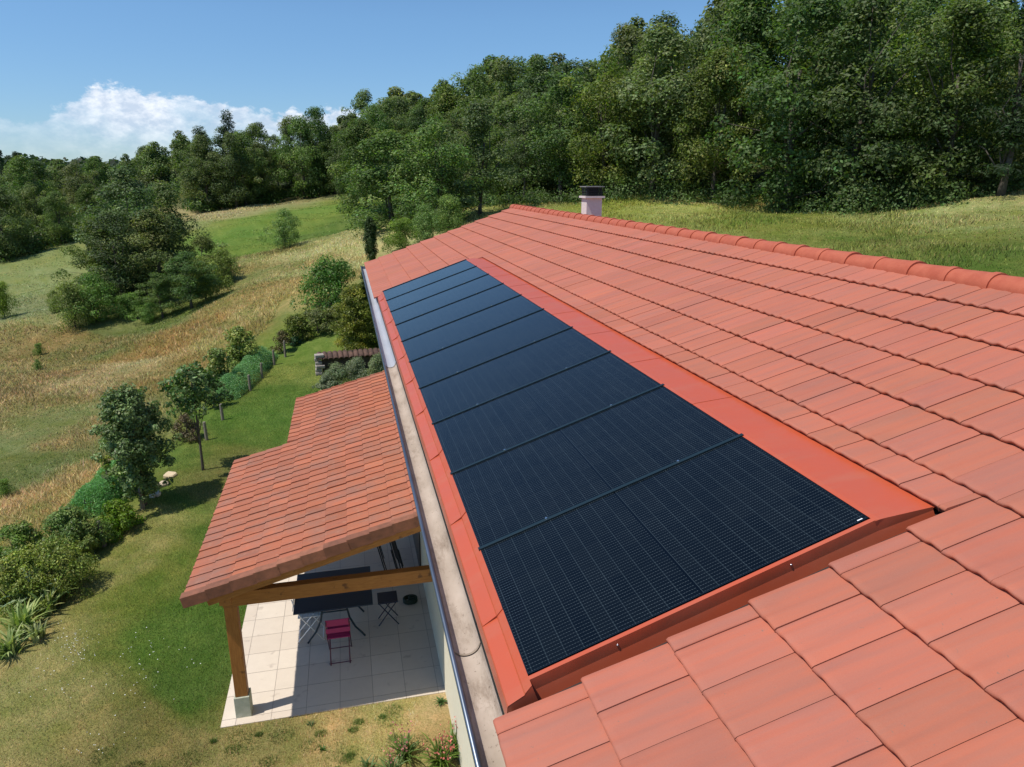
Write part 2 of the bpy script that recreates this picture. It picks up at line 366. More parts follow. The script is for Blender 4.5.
# colours of the ground cover (lit sward, dry meadow, leaf litter)
EXPO = 1.2
def vnoise(x, y, sc_, seed):
    u = x*sc_; v = y*sc_; i = np.floor(u); j = np.floor(v); fu = u-i; fv = v-j; fu = fu*fu*(3-2*fu); fv = fv*fv*(3-2*fv)
    def h(a, b):
        q = np.sin(a*127.1+b*311.7+seed*74.7)*43758.5453; return q-np.floor(q)
    return (h(i, j)*(1-fu)+h(i+1, j)*fu)*(1-fv)+(h(i, j+1)*(1-fu)+h(i+1, j+1)*fu)*fv
def fbm(x, y, sc_, seed, o=4):
    t_ = 0; a = 1; n_ = 0
    for k in range(o): t_ = t_+a*vnoise(x*math.cos(k)+y*math.sin(k), y*math.cos(k)-x*math.sin(k), sc_*2.1**k, seed+k); n_ += a; a *= .6
    return t_/n_
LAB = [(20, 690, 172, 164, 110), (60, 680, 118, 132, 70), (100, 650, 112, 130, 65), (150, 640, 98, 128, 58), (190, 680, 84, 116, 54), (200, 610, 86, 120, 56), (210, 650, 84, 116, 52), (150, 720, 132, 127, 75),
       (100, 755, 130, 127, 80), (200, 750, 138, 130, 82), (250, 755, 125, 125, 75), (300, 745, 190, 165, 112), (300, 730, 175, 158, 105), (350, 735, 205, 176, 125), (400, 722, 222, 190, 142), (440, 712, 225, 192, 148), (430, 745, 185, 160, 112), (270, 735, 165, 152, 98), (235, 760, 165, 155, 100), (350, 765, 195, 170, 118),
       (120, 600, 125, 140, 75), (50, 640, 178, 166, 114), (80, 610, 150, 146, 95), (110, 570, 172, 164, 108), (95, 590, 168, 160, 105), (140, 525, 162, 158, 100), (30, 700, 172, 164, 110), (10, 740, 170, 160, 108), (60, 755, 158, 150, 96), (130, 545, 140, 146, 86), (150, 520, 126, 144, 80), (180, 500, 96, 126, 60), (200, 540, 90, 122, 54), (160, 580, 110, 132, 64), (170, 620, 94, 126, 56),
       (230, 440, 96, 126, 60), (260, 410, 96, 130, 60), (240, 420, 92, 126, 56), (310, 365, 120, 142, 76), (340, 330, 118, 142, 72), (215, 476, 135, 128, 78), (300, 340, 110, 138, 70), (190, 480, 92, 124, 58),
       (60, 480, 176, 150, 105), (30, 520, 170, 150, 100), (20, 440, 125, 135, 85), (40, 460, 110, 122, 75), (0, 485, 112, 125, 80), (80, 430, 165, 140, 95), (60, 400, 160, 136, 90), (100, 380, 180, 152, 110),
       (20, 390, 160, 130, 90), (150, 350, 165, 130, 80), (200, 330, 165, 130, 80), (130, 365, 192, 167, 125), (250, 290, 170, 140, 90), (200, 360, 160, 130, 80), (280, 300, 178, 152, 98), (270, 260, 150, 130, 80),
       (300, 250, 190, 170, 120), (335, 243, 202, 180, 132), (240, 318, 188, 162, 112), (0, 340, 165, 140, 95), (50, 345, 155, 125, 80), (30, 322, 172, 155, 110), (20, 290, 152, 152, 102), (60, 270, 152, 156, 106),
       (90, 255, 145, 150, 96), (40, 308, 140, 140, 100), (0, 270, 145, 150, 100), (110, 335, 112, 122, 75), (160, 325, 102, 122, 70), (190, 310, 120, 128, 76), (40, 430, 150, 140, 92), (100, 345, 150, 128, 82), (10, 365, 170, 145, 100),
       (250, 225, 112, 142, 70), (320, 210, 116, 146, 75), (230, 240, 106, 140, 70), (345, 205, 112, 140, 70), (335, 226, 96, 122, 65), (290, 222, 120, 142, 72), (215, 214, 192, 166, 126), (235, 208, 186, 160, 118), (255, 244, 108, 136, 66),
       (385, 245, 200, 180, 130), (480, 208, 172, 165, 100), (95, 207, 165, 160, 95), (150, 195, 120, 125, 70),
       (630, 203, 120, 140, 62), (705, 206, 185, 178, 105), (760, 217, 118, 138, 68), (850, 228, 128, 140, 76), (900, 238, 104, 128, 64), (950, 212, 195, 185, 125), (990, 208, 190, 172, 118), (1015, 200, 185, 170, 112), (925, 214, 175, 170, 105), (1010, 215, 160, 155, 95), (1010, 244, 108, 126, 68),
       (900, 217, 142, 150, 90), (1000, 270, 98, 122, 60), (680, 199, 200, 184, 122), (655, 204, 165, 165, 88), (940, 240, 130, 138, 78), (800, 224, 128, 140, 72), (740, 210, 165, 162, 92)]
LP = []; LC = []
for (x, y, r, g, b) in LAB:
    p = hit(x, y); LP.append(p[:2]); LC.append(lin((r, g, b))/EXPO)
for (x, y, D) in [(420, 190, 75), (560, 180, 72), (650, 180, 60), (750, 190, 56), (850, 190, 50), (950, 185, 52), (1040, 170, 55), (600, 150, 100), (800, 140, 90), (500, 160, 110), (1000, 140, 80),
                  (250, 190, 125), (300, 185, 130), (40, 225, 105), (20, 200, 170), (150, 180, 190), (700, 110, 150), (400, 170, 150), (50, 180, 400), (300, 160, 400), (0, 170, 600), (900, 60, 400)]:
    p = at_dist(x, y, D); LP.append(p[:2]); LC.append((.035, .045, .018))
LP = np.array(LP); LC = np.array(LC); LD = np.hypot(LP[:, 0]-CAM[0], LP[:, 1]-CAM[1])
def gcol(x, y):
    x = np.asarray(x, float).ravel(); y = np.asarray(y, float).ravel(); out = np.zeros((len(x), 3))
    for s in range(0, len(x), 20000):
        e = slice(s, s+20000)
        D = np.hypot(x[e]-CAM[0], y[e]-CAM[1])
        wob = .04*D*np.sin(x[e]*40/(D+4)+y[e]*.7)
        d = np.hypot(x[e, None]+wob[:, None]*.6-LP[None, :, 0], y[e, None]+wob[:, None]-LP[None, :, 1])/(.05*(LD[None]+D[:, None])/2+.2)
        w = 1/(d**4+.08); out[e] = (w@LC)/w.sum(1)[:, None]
    D = np.hypot(x-CAM[0], y-CAM[1])
    n1 = fbm(x, y, .55, 3, 5)-.5; n2 = fbm(x+9, y-4, 2.6, 7, 4)-.5; k = np.clip(1-(D-60)/60, .15, 1)
    dry = np.clip((n1*2.4+n2*3.4)*k, -1, 1)[:, None]
    straw = out*[1.30, 1.20, 1.28]; green = out*[.76, .90, .70]
    out = np.where(dry > 0, out*(1-dry)+straw*dry, out*(1+dry)-green*dry)
    gr = np.clip((out[:, 1]/out[:, 0]-.95)*3, 0, 1)[:, None]
    out = out*(1-gr)+out*gr*[1.12, 1.0, .88]; out = out*(1-(1-gr)*np.clip((D[:, None]-18)/8, 0, 1)*np.array([.13, 0, .0])); return np.clip(out, .01, .6)
def build_terrain():
    rr = np.concatenate([[.01], np.geomspace(2.0, 60, 210), np.geomspace(60.8, 6000, 130)])
    az = np.concatenate([np.linspace(-48, 78, 560), np.linspace(78.8, 311.2, 180)])*PI/180
    A, R = np.meshgrid(az, rr); X = CAM[0]+R*np.sin(A); Y = CAM[1]+R*np.cos(A); Z = ground(X, Y)
    n, m = X.shape; v = np.stack([X, Y, Z], -1).reshape(-1, 3)
    i, j = np.meshgrid(np.arange(n-1), np.arange(m), indexing='ij'); j2 = (j+1) % m
    f = np.stack([i*m+j, i*m+j2, (i+1)*m+j2, (i+1)*m+j], -1).reshape(-1, 4)[:, ::-1]
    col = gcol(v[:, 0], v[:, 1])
    m_ = mat('grassland', (.2, .2, .1), .95, 0, .1); t = NT(m_); ob = t.obj()
    at = t.n('ShaderNodeAttribute', attribute_name='Col').outputs['Color']
    n1 = t.noise(ob, .35, 6, .7); n2 = t.noise(ob, 3.2, 6, .75); n3 = t.noise(ob, 30, 4, .7)
    c = t.mix(t.ramp(n1, [(.38, (0, 0, 0)), (.66, (.6, .6, .6))]), at, t.mix(1, at, (1.25, 1.0, .85), 'MULTIPLY'))
    c = t.mix(t.ramp(n2, [(.35, (.62, .62, .62)), (.62, (0, 0, 0))]), c, t.mix(1, c, (.55, .72, .5), 'MULTIPLY'))
    c = t.mix(t.ramp(n2, [(.55, (0, 0, 0)), (.75, (.7, .7, .7))]), c, t.mix(1, c, (1.45, 1.3, 1.25), 'MULTIPLY'))
    c = t.mix(t.ramp(n3, [(.35, (.7, .7, .7)), (.6, (0, 0, 0))]), c, t.mix(1, c, (.5, .6, .45), 'MULTIPLY'))
    t.base(c); t.bump(t.math('ADD', n3, t.math('MULTIPLY', n2, 3)), .05, .8)
    me = np_mesh('ground', v, f, m_, col, True)
    o = bpy.data.objects.new('ground', me); link(o); tagit(o, kind='structure')
build_terrain()
# ------------------------------------------------------------------ blades
def in_rect(x, y, x0, x1, y0, y1): return (x > x0) & (x < x1) & (y > y0) & (y < y1)
def blades(name, N, samp, hfun, w, bright, lean=.5, kindlabel=None, cat='grass', lawn=False):
    xy = samp(N); x, y = xy[:, 0], xy[:, 1]; N = len(x)
    z = ground(x, y); c = gcol(x, y)*bright
    h = hfun(x, y, N); a = RNG.uniform(0, 2*PI, N); b = RNG.uniform(0, 2*PI, N); ln = RNG.uniform(0, lean, N)*h
    D = np.hypot(x-CAM[0], y-CAM[1]); ww = w*RNG.uniform(.6, 1.3, N)*np.maximum(1, D/18)
    p = np.stack([x, y, z-.01], 1); s = np.stack([np.cos(a), np.sin(a), 0*a], 1)*ww[:, None]/2
    tip = p+np.stack([np.cos(b)*ln, np.sin(b)*ln, h], 1)
    v = np.stack([p-s, p+s, tip], 1).reshape(-1, 3); f = np.arange(3*N).reshape(-1, 3)
    g = RNG.uniform(.5, 1.5, N)[:, None]; tint = 1+RNG.normal(0, .09, (N, 3))
    yel = (RNG.random(N) < (.3 if lawn else .18))[:, None]; c = np.where(yel, c*[1.18, 1.12, 1.1] if not lawn else c*[1.75, 1.35, 1.7], c)
    cc = np.clip(c*g*tint, .005, .9); col = np.repeat(cc, 3, 0)
    me = np_mesh(name, v, f, MT['blade'], col); o = bpy.data.objects.new(name, me); link(o)
    return tagit(o, kindlabel, cat, kind='stuff')
def excl(x, y):
    return in_rect(x, y, -2.69, 8.2, 5.86, 13.6) | in_rect(x, y, .3, 8.2, -9, 17)
def s_lawn(N):
    r = 6.0+RNG.random(N*2)**.8*22; az = RNG.uniform(-40, 4, N*2)*PI/180
    x = CAM[0]+r*np.sin(az); y = CAM[1]+r*np.cos(az)
    hx = np.interp(y, [0, 4, 8, 10, 13, 16, 20, 26, 32], [-7.0, -6.8, -6.25, -5.75, -5.6, -5.4, -5.0, -4.3, -3])
    k = (x > hx) & ~excl(x, y); return np.stack([x[k], y[k]], 1)[:N]
def h_lawn(x, y, N): return RNG.uniform(.025, .06, N)
blades('lawn_grass', 230000, s_lawn, h_lawn, .009, 1.35, .8, 'short mown lawn grass between the terrace and the hedge row', lawn=True)
def s_mead(N):
    r = np.exp(RNG.uniform(math.log(13), math.log(105), N*2)); az = RNG.uniform(-41, 2, N*2)*PI/180
    x = CAM[0]+r*np.sin(az); y = CAM[1]+r*np.cos(az)
    hx = np.interp(y, [0, 4, 8, 10, 13, 16, 20, 26, 32], [-8, -7.8, -7.4, -7.0, -6.9, -6.6, -6.0, -5.3, -4])
    k = ((x < hx) | (y > 34)) & ~excl(x, y); return np.stack([x[k], y[k]], 1)[:N]
def h_mead(x, y, N):
    pat = .5+.5*np.sin(x*.5+2*np.sin(y*.21))*np.cos(y*.33+x*.1); c = gcol(x, y); dry = np.clip((c[:, 0]/c[:, 1]-.75)*2.2, .38, 1)
    return RNG.uniform(.06, .30, N)*(.35+.65*pat)*dry
blades('meadow_grass', 260000, s_mead, h_mead, .026, 1.6, 1.3, 'tall dry meadow grass on the slope beyond the garden')
def s_back(N):
    r = RNG.uniform(22, 62, N*2); az = RNG.uniform(8, 52, N*2)*PI/180
    x = CAM[0]+r*np.sin(az); y = CAM[1]+r*np.cos(az); return np.stack([x, y], 1)[~excl(x, y)][:N]
blades('bank_grass', 110000, s_back, lambda x, y, N: RNG.uniform(.05, .20, N)*(.4+.6*(np.sin(x*.6)*np.cos(y*.5) > 0)), .025, np.array([1.6, 1.38, 1.5]), 1.0, 'rough green and straw grass on the bank behind the roof ridge')
def s_tuft(N):
    c = np.stack([RNG.uniform(-4.6, .15, 110), RNG.uniform(2.6, 5.75, 110)], 1); c = c[np.hypot(c[:, 0]+.2, c[:, 1]-4.4) > .5]
    r_ = RNG.uniform(.03, .16, len(c)); i = RNG.integers(0, len(c), N); a = RNG.uniform(0, 2*PI, N); q = np.sqrt(RNG.random(N))*r_[i]
    return c[i]+np.stack([np.cos(a)*q*1.4, np.sin(a)*q], 1)
blades('weed_tufts', 26000, s_tuft, lambda x, y, N: RNG.uniform(.02, .06, N), .009, np.array([.40, .72, .40]), 1.2, 'green weed tufts scattered in the dry grass before the terrace')
# white daisies in the lawn
def daisies():
    pts = []
    for (x, y, s, n) in [(75, 648, 24, 60), (150, 650, 20, 22), (130, 690, 34, 26), (60, 690, 25, 18), (90, 745, 28, 16), (190, 665, 10, 4)]:
        for _ in range(n): pts.append(hit(x+RNG.normal(0, s*.6), y+RNG.normal(0, s*.4)))
    b = MB()
    for p in pts:
        r = random.uniform(.004, .008); b.lathe([(0.0005, .058), (r, .055), (r*.9, .05)], (p[0], p[1], gz(p[0], p[1])), 7)
    o = b.build('daisies', mat('white_petals', (.8, .8, .75), .7)); tagit(o, 'tiny white daisies dotted over the lawn', 'flowers', kind='stuff')
daisies()
# ------------------------------------------------------------------ house
house = empty('house', (4, 5, G)); house.location = (0, 0, 0)
tagit(house, 'house with salmon clay tiled roof, cream walls and a pale chimney', 'house')
ROOF = Matrix.Rotation(-TH, 4, 'Y')                  # local x = up the slope, y = along the eave, z = out of the roof
def tile_field(name, courses, joint0, wd, y0, y1, expo, matl, parent, matrix, hlow, hup, thick, cut=None, smin=None, smax=None, amp=.0085, jit=.001, colvar=.042, seed=1, step=.002, gap=.0013):
    """overlapping clay tiles; courses: list of (s of lower edge)"""
    rng = np.random.default_rng(seed); nv = 17; V = []; Fc = []; Cl = []; cnt = 0
    us = np.array([0.0, .018, .10, .5, 1.06])         # along the tile, in units of exposure except the first two (metres/expo)
    vs = np.linspace(0, 1, nv)
    def wave(v):
        a = np.exp(-((v-.17)/.10)**2)+np.exp(-((v-.67)/.10)**2)
        return amp*(a-.5)
    wv = wave(vs)
    for ci, s0 in enumerate(courses):
        off = joint0[ci % 2]; k0 = math.floor((y0-off)/wd)-1
        for k in range(k0, int((y1-y0)/wd)+k0+4):
            ya = off+k*wd; yb = ya+wd; a = max(ya, y0); b = min(yb, y1)
            if b-a < .01: continue
            rects = [(a, b, s0, s0+expo*1.06)]
            if cut: rects = cut(a, b, s0, s0+expo*1.06)
            for (ra, rb, sa, sb) in rects:
                if rb-ra < .008 or sb-sa < .015: continue
                dj = rng.normal(0, jit, 3); g = 1+rng.normal(0, colvar); tint = (g*(1+rng.normal(0, .015)), g, g*(1+rng.normal(0, .03)))
                yy = ra+gap+(rb-ra-2*gap)*vs; vv = (yy-ya)/wd; ww = amp*(np.exp(-((vv-.22)/.085)**2)+np.exp(-((vv-.72)/.085)**2)-.4)
                edge = -.006*((vv < .012) | (vv > .988))
                rows = []
                full = abs(sa-s0) < 1e-6; lift = 0 if full else .012
                for ui, u in enumerate(us):
                    s = sa+(.0 if ui == 0 else .012 if ui == 1 else .0) + (0 if ui < 2 else (sb-sa)*(u/1.06))
                    fr = (s-s0)/expo; saw = step*(1-vv)
                    h = hlow+(hup-hlow)*fr + ww*(1.25-.85*min(1, fr*2.2)) + edge + saw + lift*max(0, 1-(s-sa)/.2) + dj[0]+dj[1]*(vv-.5)*1.5
                    if ui == 0: h = h-.0055-.004*np.exp(-((vv-.42)/.08)**2)-.004*np.exp(-((vv-.9)/.06)**2)
                    rows.append((s+dj[2]*(1-fr), yy, h))
                n0 = cnt
                # skirt (lower face)
                b0 = rows[0][2]
                allr = [(rows[0][0]+.017, yy, np.full(nv, hlow-thick-.03)), (rows[0][0]+.014, yy, b0-.016), (rows[0][0]+.002, yy, b0-.0135)]+rows
                for (s, y_, h) in allr:
                    V.append(np.stack([np.full(nv, s) if np.isscalar(s) else s, y_, h], 1)); Cl.append(np.tile(tint, (nv, 1))); cnt += nv
                nr = len(allr)
                i, j = np.meshgrid(np.arange(nr-1), np.arange(nv-1), indexing='ij')
                q = n0+i*nv+j; Fc.append(np.stack([q, q+nv, q+nv+1, q+1], -1).reshape(-1, 4)[:, ::-1])
                # side skirts
                for col_ in (0, nv-1):
                    side = [(r[0] if np.isscalar(r[0]) else r[0], r[1][col_], r[2][col_]) for r in rows]
                    top = np.array(side); bot = top-[0, 0, thick]; vv_ = np.concatenate([top, bot]); m_ = len(top)
                    V.append(vv_); Cl.append(np.tile(tint, (2*m_, 1)))
                    ff = np.array([[cnt+i_, cnt+i_+1, cnt+m_+i_+1, cnt+m_+i_] for i_ in range(m_-1)])
                    Fc.append(ff if col_ == 0 else ff[:, ::-1]); cnt += 2*m_
    me = np_mesh(name, np.concatenate(V), np.concatenate(Fc), matl, np.clip(np.concatenate(Cl), .5, 1.5))
    o = bpy.data.objects.new(name, me); link(o, parent); o.matrix_local = matrix
    return o
NP_ = 10; PS = 1.15; PL = 1.76; AEND = NP_*PS+.02     # ten panels
def cut_main(a, b, s0, s1):
    # opening for the solar array: s<2.08 , -0.105<y<AEND-.03
    ya, yb, sc_ = -.105, AEND-.14, 2.075
    if b <= ya or a >= yb or s0 >= sc_: return [(a, b, s0, s1)]
    out = []
    if a < ya: out.append((a, ya, s0, s1))
    if b > yb: out.append((yb, b, s0, s1))
    if s1 > sc_: out.append((max(a, ya), min(b, yb), sc_, s1))
    return out
EXP = .4135; crs = [-.209+EXP*k for k in range(11)]
YN, YF = -7.0, 17.6
roof = MB(); SR = 4.36; HB = -.115
roof.box(-.12, SR-.02, YN+.05, YF-.06, HB-.10, HB)
roof_o = roof.build('roof', MT['dark_gap'], house); roof_o.matrix_local = ROOF
tile_field('tile_covering', crs, (-.187, -.06), .25, YN, YF, EXP, MT['tile'], roof_o, Matrix(), -.034, -.063, .026, cut_main, seed=3)
RX = SR*math.cos(TH); RZ = SR*math.sin(TH)
BACK = Matrix.Translation((2*RX, 0, 0)) @ Matrix.Scale(-1, 4, (1, 0, 0)) @ ROOF
Rb = Matrix.Translation((2*RX, YF+YN, 0)) @ Matrix.Rotation(PI, 4, 'Z') @ ROOF
rb = MB(); rb.box(-.12, SR-.02, YN+.05, YF-.06, HB-.10, HB)
back_o = rb.build('back_roof', MT['dark_gap'], house); back_o.matrix_local = Rb
tile_field('tile_covering', crs, (-.187, -.06), .25, YN, YF, EXP, MT['tile'], back_o, Matrix(), -.036, -.060, .026, None, seed=4)
# ridge caps
def ridge():
    b = MB(); n = 12; L = .40; y = YN; k = 0
    while y < YF+.05:
        z0 = RZ-.098; rA, rB = .110, .097
        prof = []
        for (yy, r) in ((y-.02, rA), (y+.03, rA+.004), (y+.05, rA-.004), (y+L+.01, rB)):
            prof.append([(RX+math.cos(a)*r*1.12, yy, z0+math.sin(a)*r+.003*math.sin(k*2.7)) for a in [PI*(-.05+1.1*i/n) for i in range(n+1)]])
        base = len(b.v)
        for p in prof: b.v += p
        for i in range(len(prof)-1):
            for j in range(n):
                q = base+i*(n+1)+j; b.f.append((q, q+1, q+n+2, q+n+1))
        # front rim
        base = len(b.v)
        inner = [(RX+(x-RX)*.86, yy, z0+(z-z0)*.86) for (x, yy, z) in prof[0]]
        b.v += prof[0]+inner
        for j in range(n): b.f.append((base+j, base+j+1, base+n+2+j, base+n+1+j))
        y += L; k += 1
    return b.build('ridge_cap', MT['ridge'], house, smooth=False)
rc = ridge()
for p in rc.data.polygons: p.use_smooth = True
# sheet metal round the array (in roof space)
fl = MB()
YA = AEND
# left margin strip with seams
fl.sheet([(.0, .002), (-.038, -.022), (-.045, -.030), (-.128, -.046), (-.134, -.052), (-.158, -.115)][::-1], -.062, YA)
for s in [8.55, 7.35, 6.2, 5.07, 3.95, 2.8, 1.65, .52, 9.7, 10.8]:
    fl.sheet([(-.001, .006), (-.038, -.0175), (-.045, -.0255), (-.126, -.0415), (-.1335, -.0515), (-.1575, -.114)][::-1], s, s+.03); fl.add([(-.001, s, .007), (-.038, s, -.0155), (-.126, s, -.0415), (-.126, s, -.0475), (-.038, s, -.024), (-.001, s, .001)], [(0, 1, 4, 5), (1, 2, 3, 4)])
# right margin
fl.sheet([(PL+.004, .002), (PL+.03, .0), (2.04, -.060), (2.12, -.080)], -.03, YA)
for s in (1.80, 2.99, 4.17, 5.35, 6.5, 7.65, 8.8, 9.95):
    fl.sheet([(PL+.004, .0045), (PL+.03, .0025), (2.04, -.0575), (2.12, -.0775)], s, s+.022)
flo = fl.build('flashing', MT['flash'], roof_o, solid=.0012)
ff = MB()
# front upstand: lip, face, lower face, seen dark because it faces away from the sun
ff.box(-.0, PL+.012, -.026, -.002, -.004, .003)
def quad(b, pts): b.add(pts, [tuple(range(len(pts)))])
top_ = [(0, .003), (PL+.012, .003), (2.06, -.050)]; mid_ = [(0, -.058), (PL+.012, -.060), (2.06, -.068)]
for a_ in range(2):
    (s0_, h0_), (s1_, h1_) = top_[a_], top_[a_+1]; (_, g0_), (_, g1_) = mid_[a_], mid_[a_+1]
    ya_, yb_ = (-.027, -.027) if a_ == 0 else (-.027, -.046)
    quad(ff, [(s0_, ya_, h0_), (s1_, yb_, h1_), (s1_, yb_, g1_), (s0_, ya_, g0_)])
    quad(ff, [(s0_, ya_, g0_), (s1_, yb_, g1_), (s1_, yb_-.016, -.139), (s0_, ya_-.016, -.139)])
pr_ = [(.0, .002), (-.038, -.022), (-.045, -.030), (-.128, -.046), (-.134, -.052), (-.158, -.115)]
for a_ in range(5):
    quad(ff, [(*(pr_[a_][0],), -.0615, pr_[a_][1]), (pr_[a_+1][0], -.0615, pr_[a_+1][1]), (pr_[a_+1][0], -.0615, -.139), (pr_[a_][0], -.0615, -.139)])
quad(ff, [(0.0, -.0615, .002), (0.0, -.0265, .002), (0.0, -.0265, -.139), (0.0, -.0615, -.139)])
ff.box(-.15, 2.08, -.30, -.03, -.140, -.136)
ffo = ff.build('front_flashing', MT['flash'], roof_o)
sb = MB()
for s in (.30, .96, 1.74): sb.lathe([(0, .004), (.006, .003), (.007, 0)], (0, 0, 0), 8); 
sb = MB()
for s in (.42, 1.31): MB().tube([(s, -.0265, -.026), (s, -.0295, -.026), (s, -.0315, -.026)], [.0065, .006, .003], 10).build('rivet', MT['steel'], ffo, smooth=True)
# back upstand of array, dark gap under the tile ends
bk = MB(); bk.box(0, 2.05, YA-.14+.142, YA+.03, -.10, -.066); bk.build('rear_flashing', MT['flash'], roof_o)
# panels
def panel_proto():
    root = empty('solar_panel')
    g = MB(); g.box(.006, PL-.006, .016, PS-.016, -.006, .0005); go = g.build('glass', MT['pv'], root)
    f = MB()
    for bx in ((0, PL, .010, .0155), (0, PL, PS-.0155, PS-.010), (0, .0055, .0155, PS-.0155), (PL-.0055, PL, .0155, PS-.0155)):
        f.box(*bx, -.035, .002)
    f.build('frame', MT['frame'], root)
    r = MB(); r.box(-.010, PL+.016, PS-.013, PS+.013, -.01, .010)
    ro = r.build('clamp_rail', MT['rail'], root, bevel=.001)
    for s in (.435, 1.325):
        q = MB(); q.lathe([(.0001, .019), (.008, .018), (.009, .010)], (s, PS, 0), 8); q.build('bolt', MT['steel'], ro)
    q = MB(); q.box(PL-.050, PL-.022, .021, .027, .0006, .0011); q.build('sticker', mat('white_sticker', (.8, .8, .8), .6), root)
    return root
pp = panel_proto(); ordn = ['nearest', 'second', 'third', 'fourth', 'fifth', 'sixth', 'seventh', 'eighth', 'ninth', 'farthest']
for k in range(NP_):
    o = pp if k == 0 else copy_tree(pp)
    o.matrix_world = ROOF @ Matrix.Translation((0, k*PS, 0))
    lab = ('%s dark solar panel of the strip set into the roof' % ordn[k]) if k in (0, 9) else ('dark solar panel set into the roof, %s counted from the near end' % ordn[k])
    tagit(o, lab, 'solar panel', 'solar panels in the roof strip')
# walls
wl = MB(); wl.box(.32, 2*RX-.32, YN+.4, YF-.35, G-.4, -.12)
# gable tops
for y in (YN+.4, YF-.35):
    wl.add([(.32, y, -.14), (2*RX-.32, y, -.14), (RX, y, RZ-.28), (.32, y+.05*(1 if y < 0 else -1), -.14), (2*RX-.32, y+.05*(1 if y < 0 else -1), -.14), (RX, y+.05*(1 if y < 0 else -1), RZ-.28)],
           [(0, 1, 2), (5, 4, 3), (0, 2, 5, 3), (1, 4, 5, 2)])
wl.build('wall', MT['render'], house)
sf = MB(); sf.box(-.12, .33, YN+.1, YF-.1, -.245, -.225); sf.build('soffit', MT['soffit'], house)
fb = MB(); fb.box(-.105, -.085, YN+.1, YF-.1, -.25, -.12); fb.build('fascia', MT['soffit'], house)
dm = MB(); dm.box(.30, .318, 9.0, 10.6, G+.05, G+2.1); dr = dm.build('door', mat('dark_door', (.05, .04, .035), .4), house)
# gutter
def gutter():
    root = MB(); cx, cz, r = -.192, -.185, .080; n = 14
    arc = [(cx+r*math.cos(a), cz+r*math.sin(a)*.95) for a in [PI+PI*i/n for i in range(n+1)]]
    def shell(y0, y1, m, name, a0, a1, rr, parent, seg=14):
        b = MB(); b.sheet([(cx+rr*math.cos(a), cz+rr*math.sin(a)*.95) for a in [a0+(a1-a0)*i/seg for i in range(seg+1)]], y0, y1)
        return b.build(name, m, parent, smooth=True)
    g0 = shell(YN, YF-.15, MT['zinc'], 'gutter', PI, 2*PI, r, house)
    shell(YN, .53, MT['gutter_in'], 'lining', PI*1.22, PI*1.97, r-.003, g0)
    shell(.55, 6.5, MT['gutter_in'], 'lining', PI*1.22, PI*1.97, r-.004, g0)
    shell(6.53, YF-.16, MT['gutter_in2'], 'lining', PI*1.22, PI*1.97, r-.003, g0)
    b = MB(); b.tube([(cx-r-.004, YN, cz+.006), (cx-r-.004, YF-.15, cz+.006)], .0135, 10); b.build('rim', MT['zinc'], g0, smooth=True)
    for yj in (.54, 6.515):
        j = MB(); j.sheet([(cx+(r-.009)*math.cos(a), cz+(r-.009)*math.sin(a)*.95) for a in [PI+PI*i/n for i in range(n+1)]], yj-.006, yj+.006)
        j.build('joint', MT['soffit'], g0, smooth=True, solid=.004)
    e = MB(); y = YF-.15
    e.add([(x, y, z) for x, z in arc]+[(x, y+.004, z) for x, z in arc], [tuple(range(n+1)), tuple(range(2*n+1, n, -1))]); e.build('end_cap', MT['zinc'], g0)
    for yy in np.arange(YN+.5, YF-.4, .8):
        k = MB(); 
        k.sheet([(cx+(r+.003)*math.cos(a), cz+(r+.003)*math.sin(a)*.95) for a in [PI+PI*i/n for i in range(n+1)]], yy, yy+.025); k.build('bracket', MT['zinc'], g0, smooth=True)
gutter()
# chimney, just behind the ridge
ch = MB(); cxm, cym, hw = 5.06, 13.72, .188
ch.box(cxm-hw, cxm+hw, cym-hw, cym+hw, .9, 1.70)
cho = ch.build('chimney', MT['paint'], house)
c2 = MB(); c2.box(cxm-hw-.05, cxm+hw+.05, cym-hw-.05, cym+hw+.05, 1.70, 1.745); c2.build('collar', MT['paint'], cho)
c4 = MB(); c4.box(cxm-hw-.04, cxm+hw+.04, cym-hw-.04, cym+hw+.04, 1.945, 1.965); c4.build('cap', MT['capslab'], cho)
c3 = MB()
for i in range(5):
    z = 1.76+i*.037
    c3.box(cxm-hw+.0, cxm+hw-.0, cym-hw+.0, cym+hw-.0, z, z+.02)
for sx_ in (-1, 1):
    for sy_ in (-1, 1): c3.box(cxm+sx_*(hw-.02)-.015, cxm+sx_*(hw-.02)+.015, cym+sy_*(hw-.02)-.015, cym+sy_*(hw-.02)+.015, 1.745, 1.945)
c3.box(cxm-.12, cxm+.12, cym-.12, cym+.12, 1.745, 1.945)
c3.build('cowl', MT['black'], cho)
# ------------------------------------------------------------------ lean-to
lean = empty('veranda', (-1.2, 6, G)); lean.location = (0, 0, 0)
tagit(lean, 'lean-to veranda on timber posts under a weathered terracotta tile roof', 'veranda')
AL = math.radians(14.9); LX0, LZ0 = -2.879, -2.786
LM = Matrix.Translation((LX0, 0, LZ0)) @ Matrix.Rotation(-AL, 4, 'Y')
def cut_lean(a, b, s0, s1):
    out = []; ys = 10.21; sstep = .978
    if a < ys: out.append((a, min(b, ys), s0, s1))
    if b > ys and s1 > sstep+.02: out.append((max(a, ys), b, max(s0, sstep) if s0 > sstep-.35 else s1, s1))
    return out
LE = .2955; lcr = [-.0+LE*k for k in range(11)]
lr = MB(); lr.box(.03, 3.30, 5.70, 10.17, -.075, -.05); lr.box(1.02, 3.30, 10.17, 12.96, -.075, -.05)
lro = lr.build('roof_deck', MT['soffit'], lean); lro.matrix_local = LM
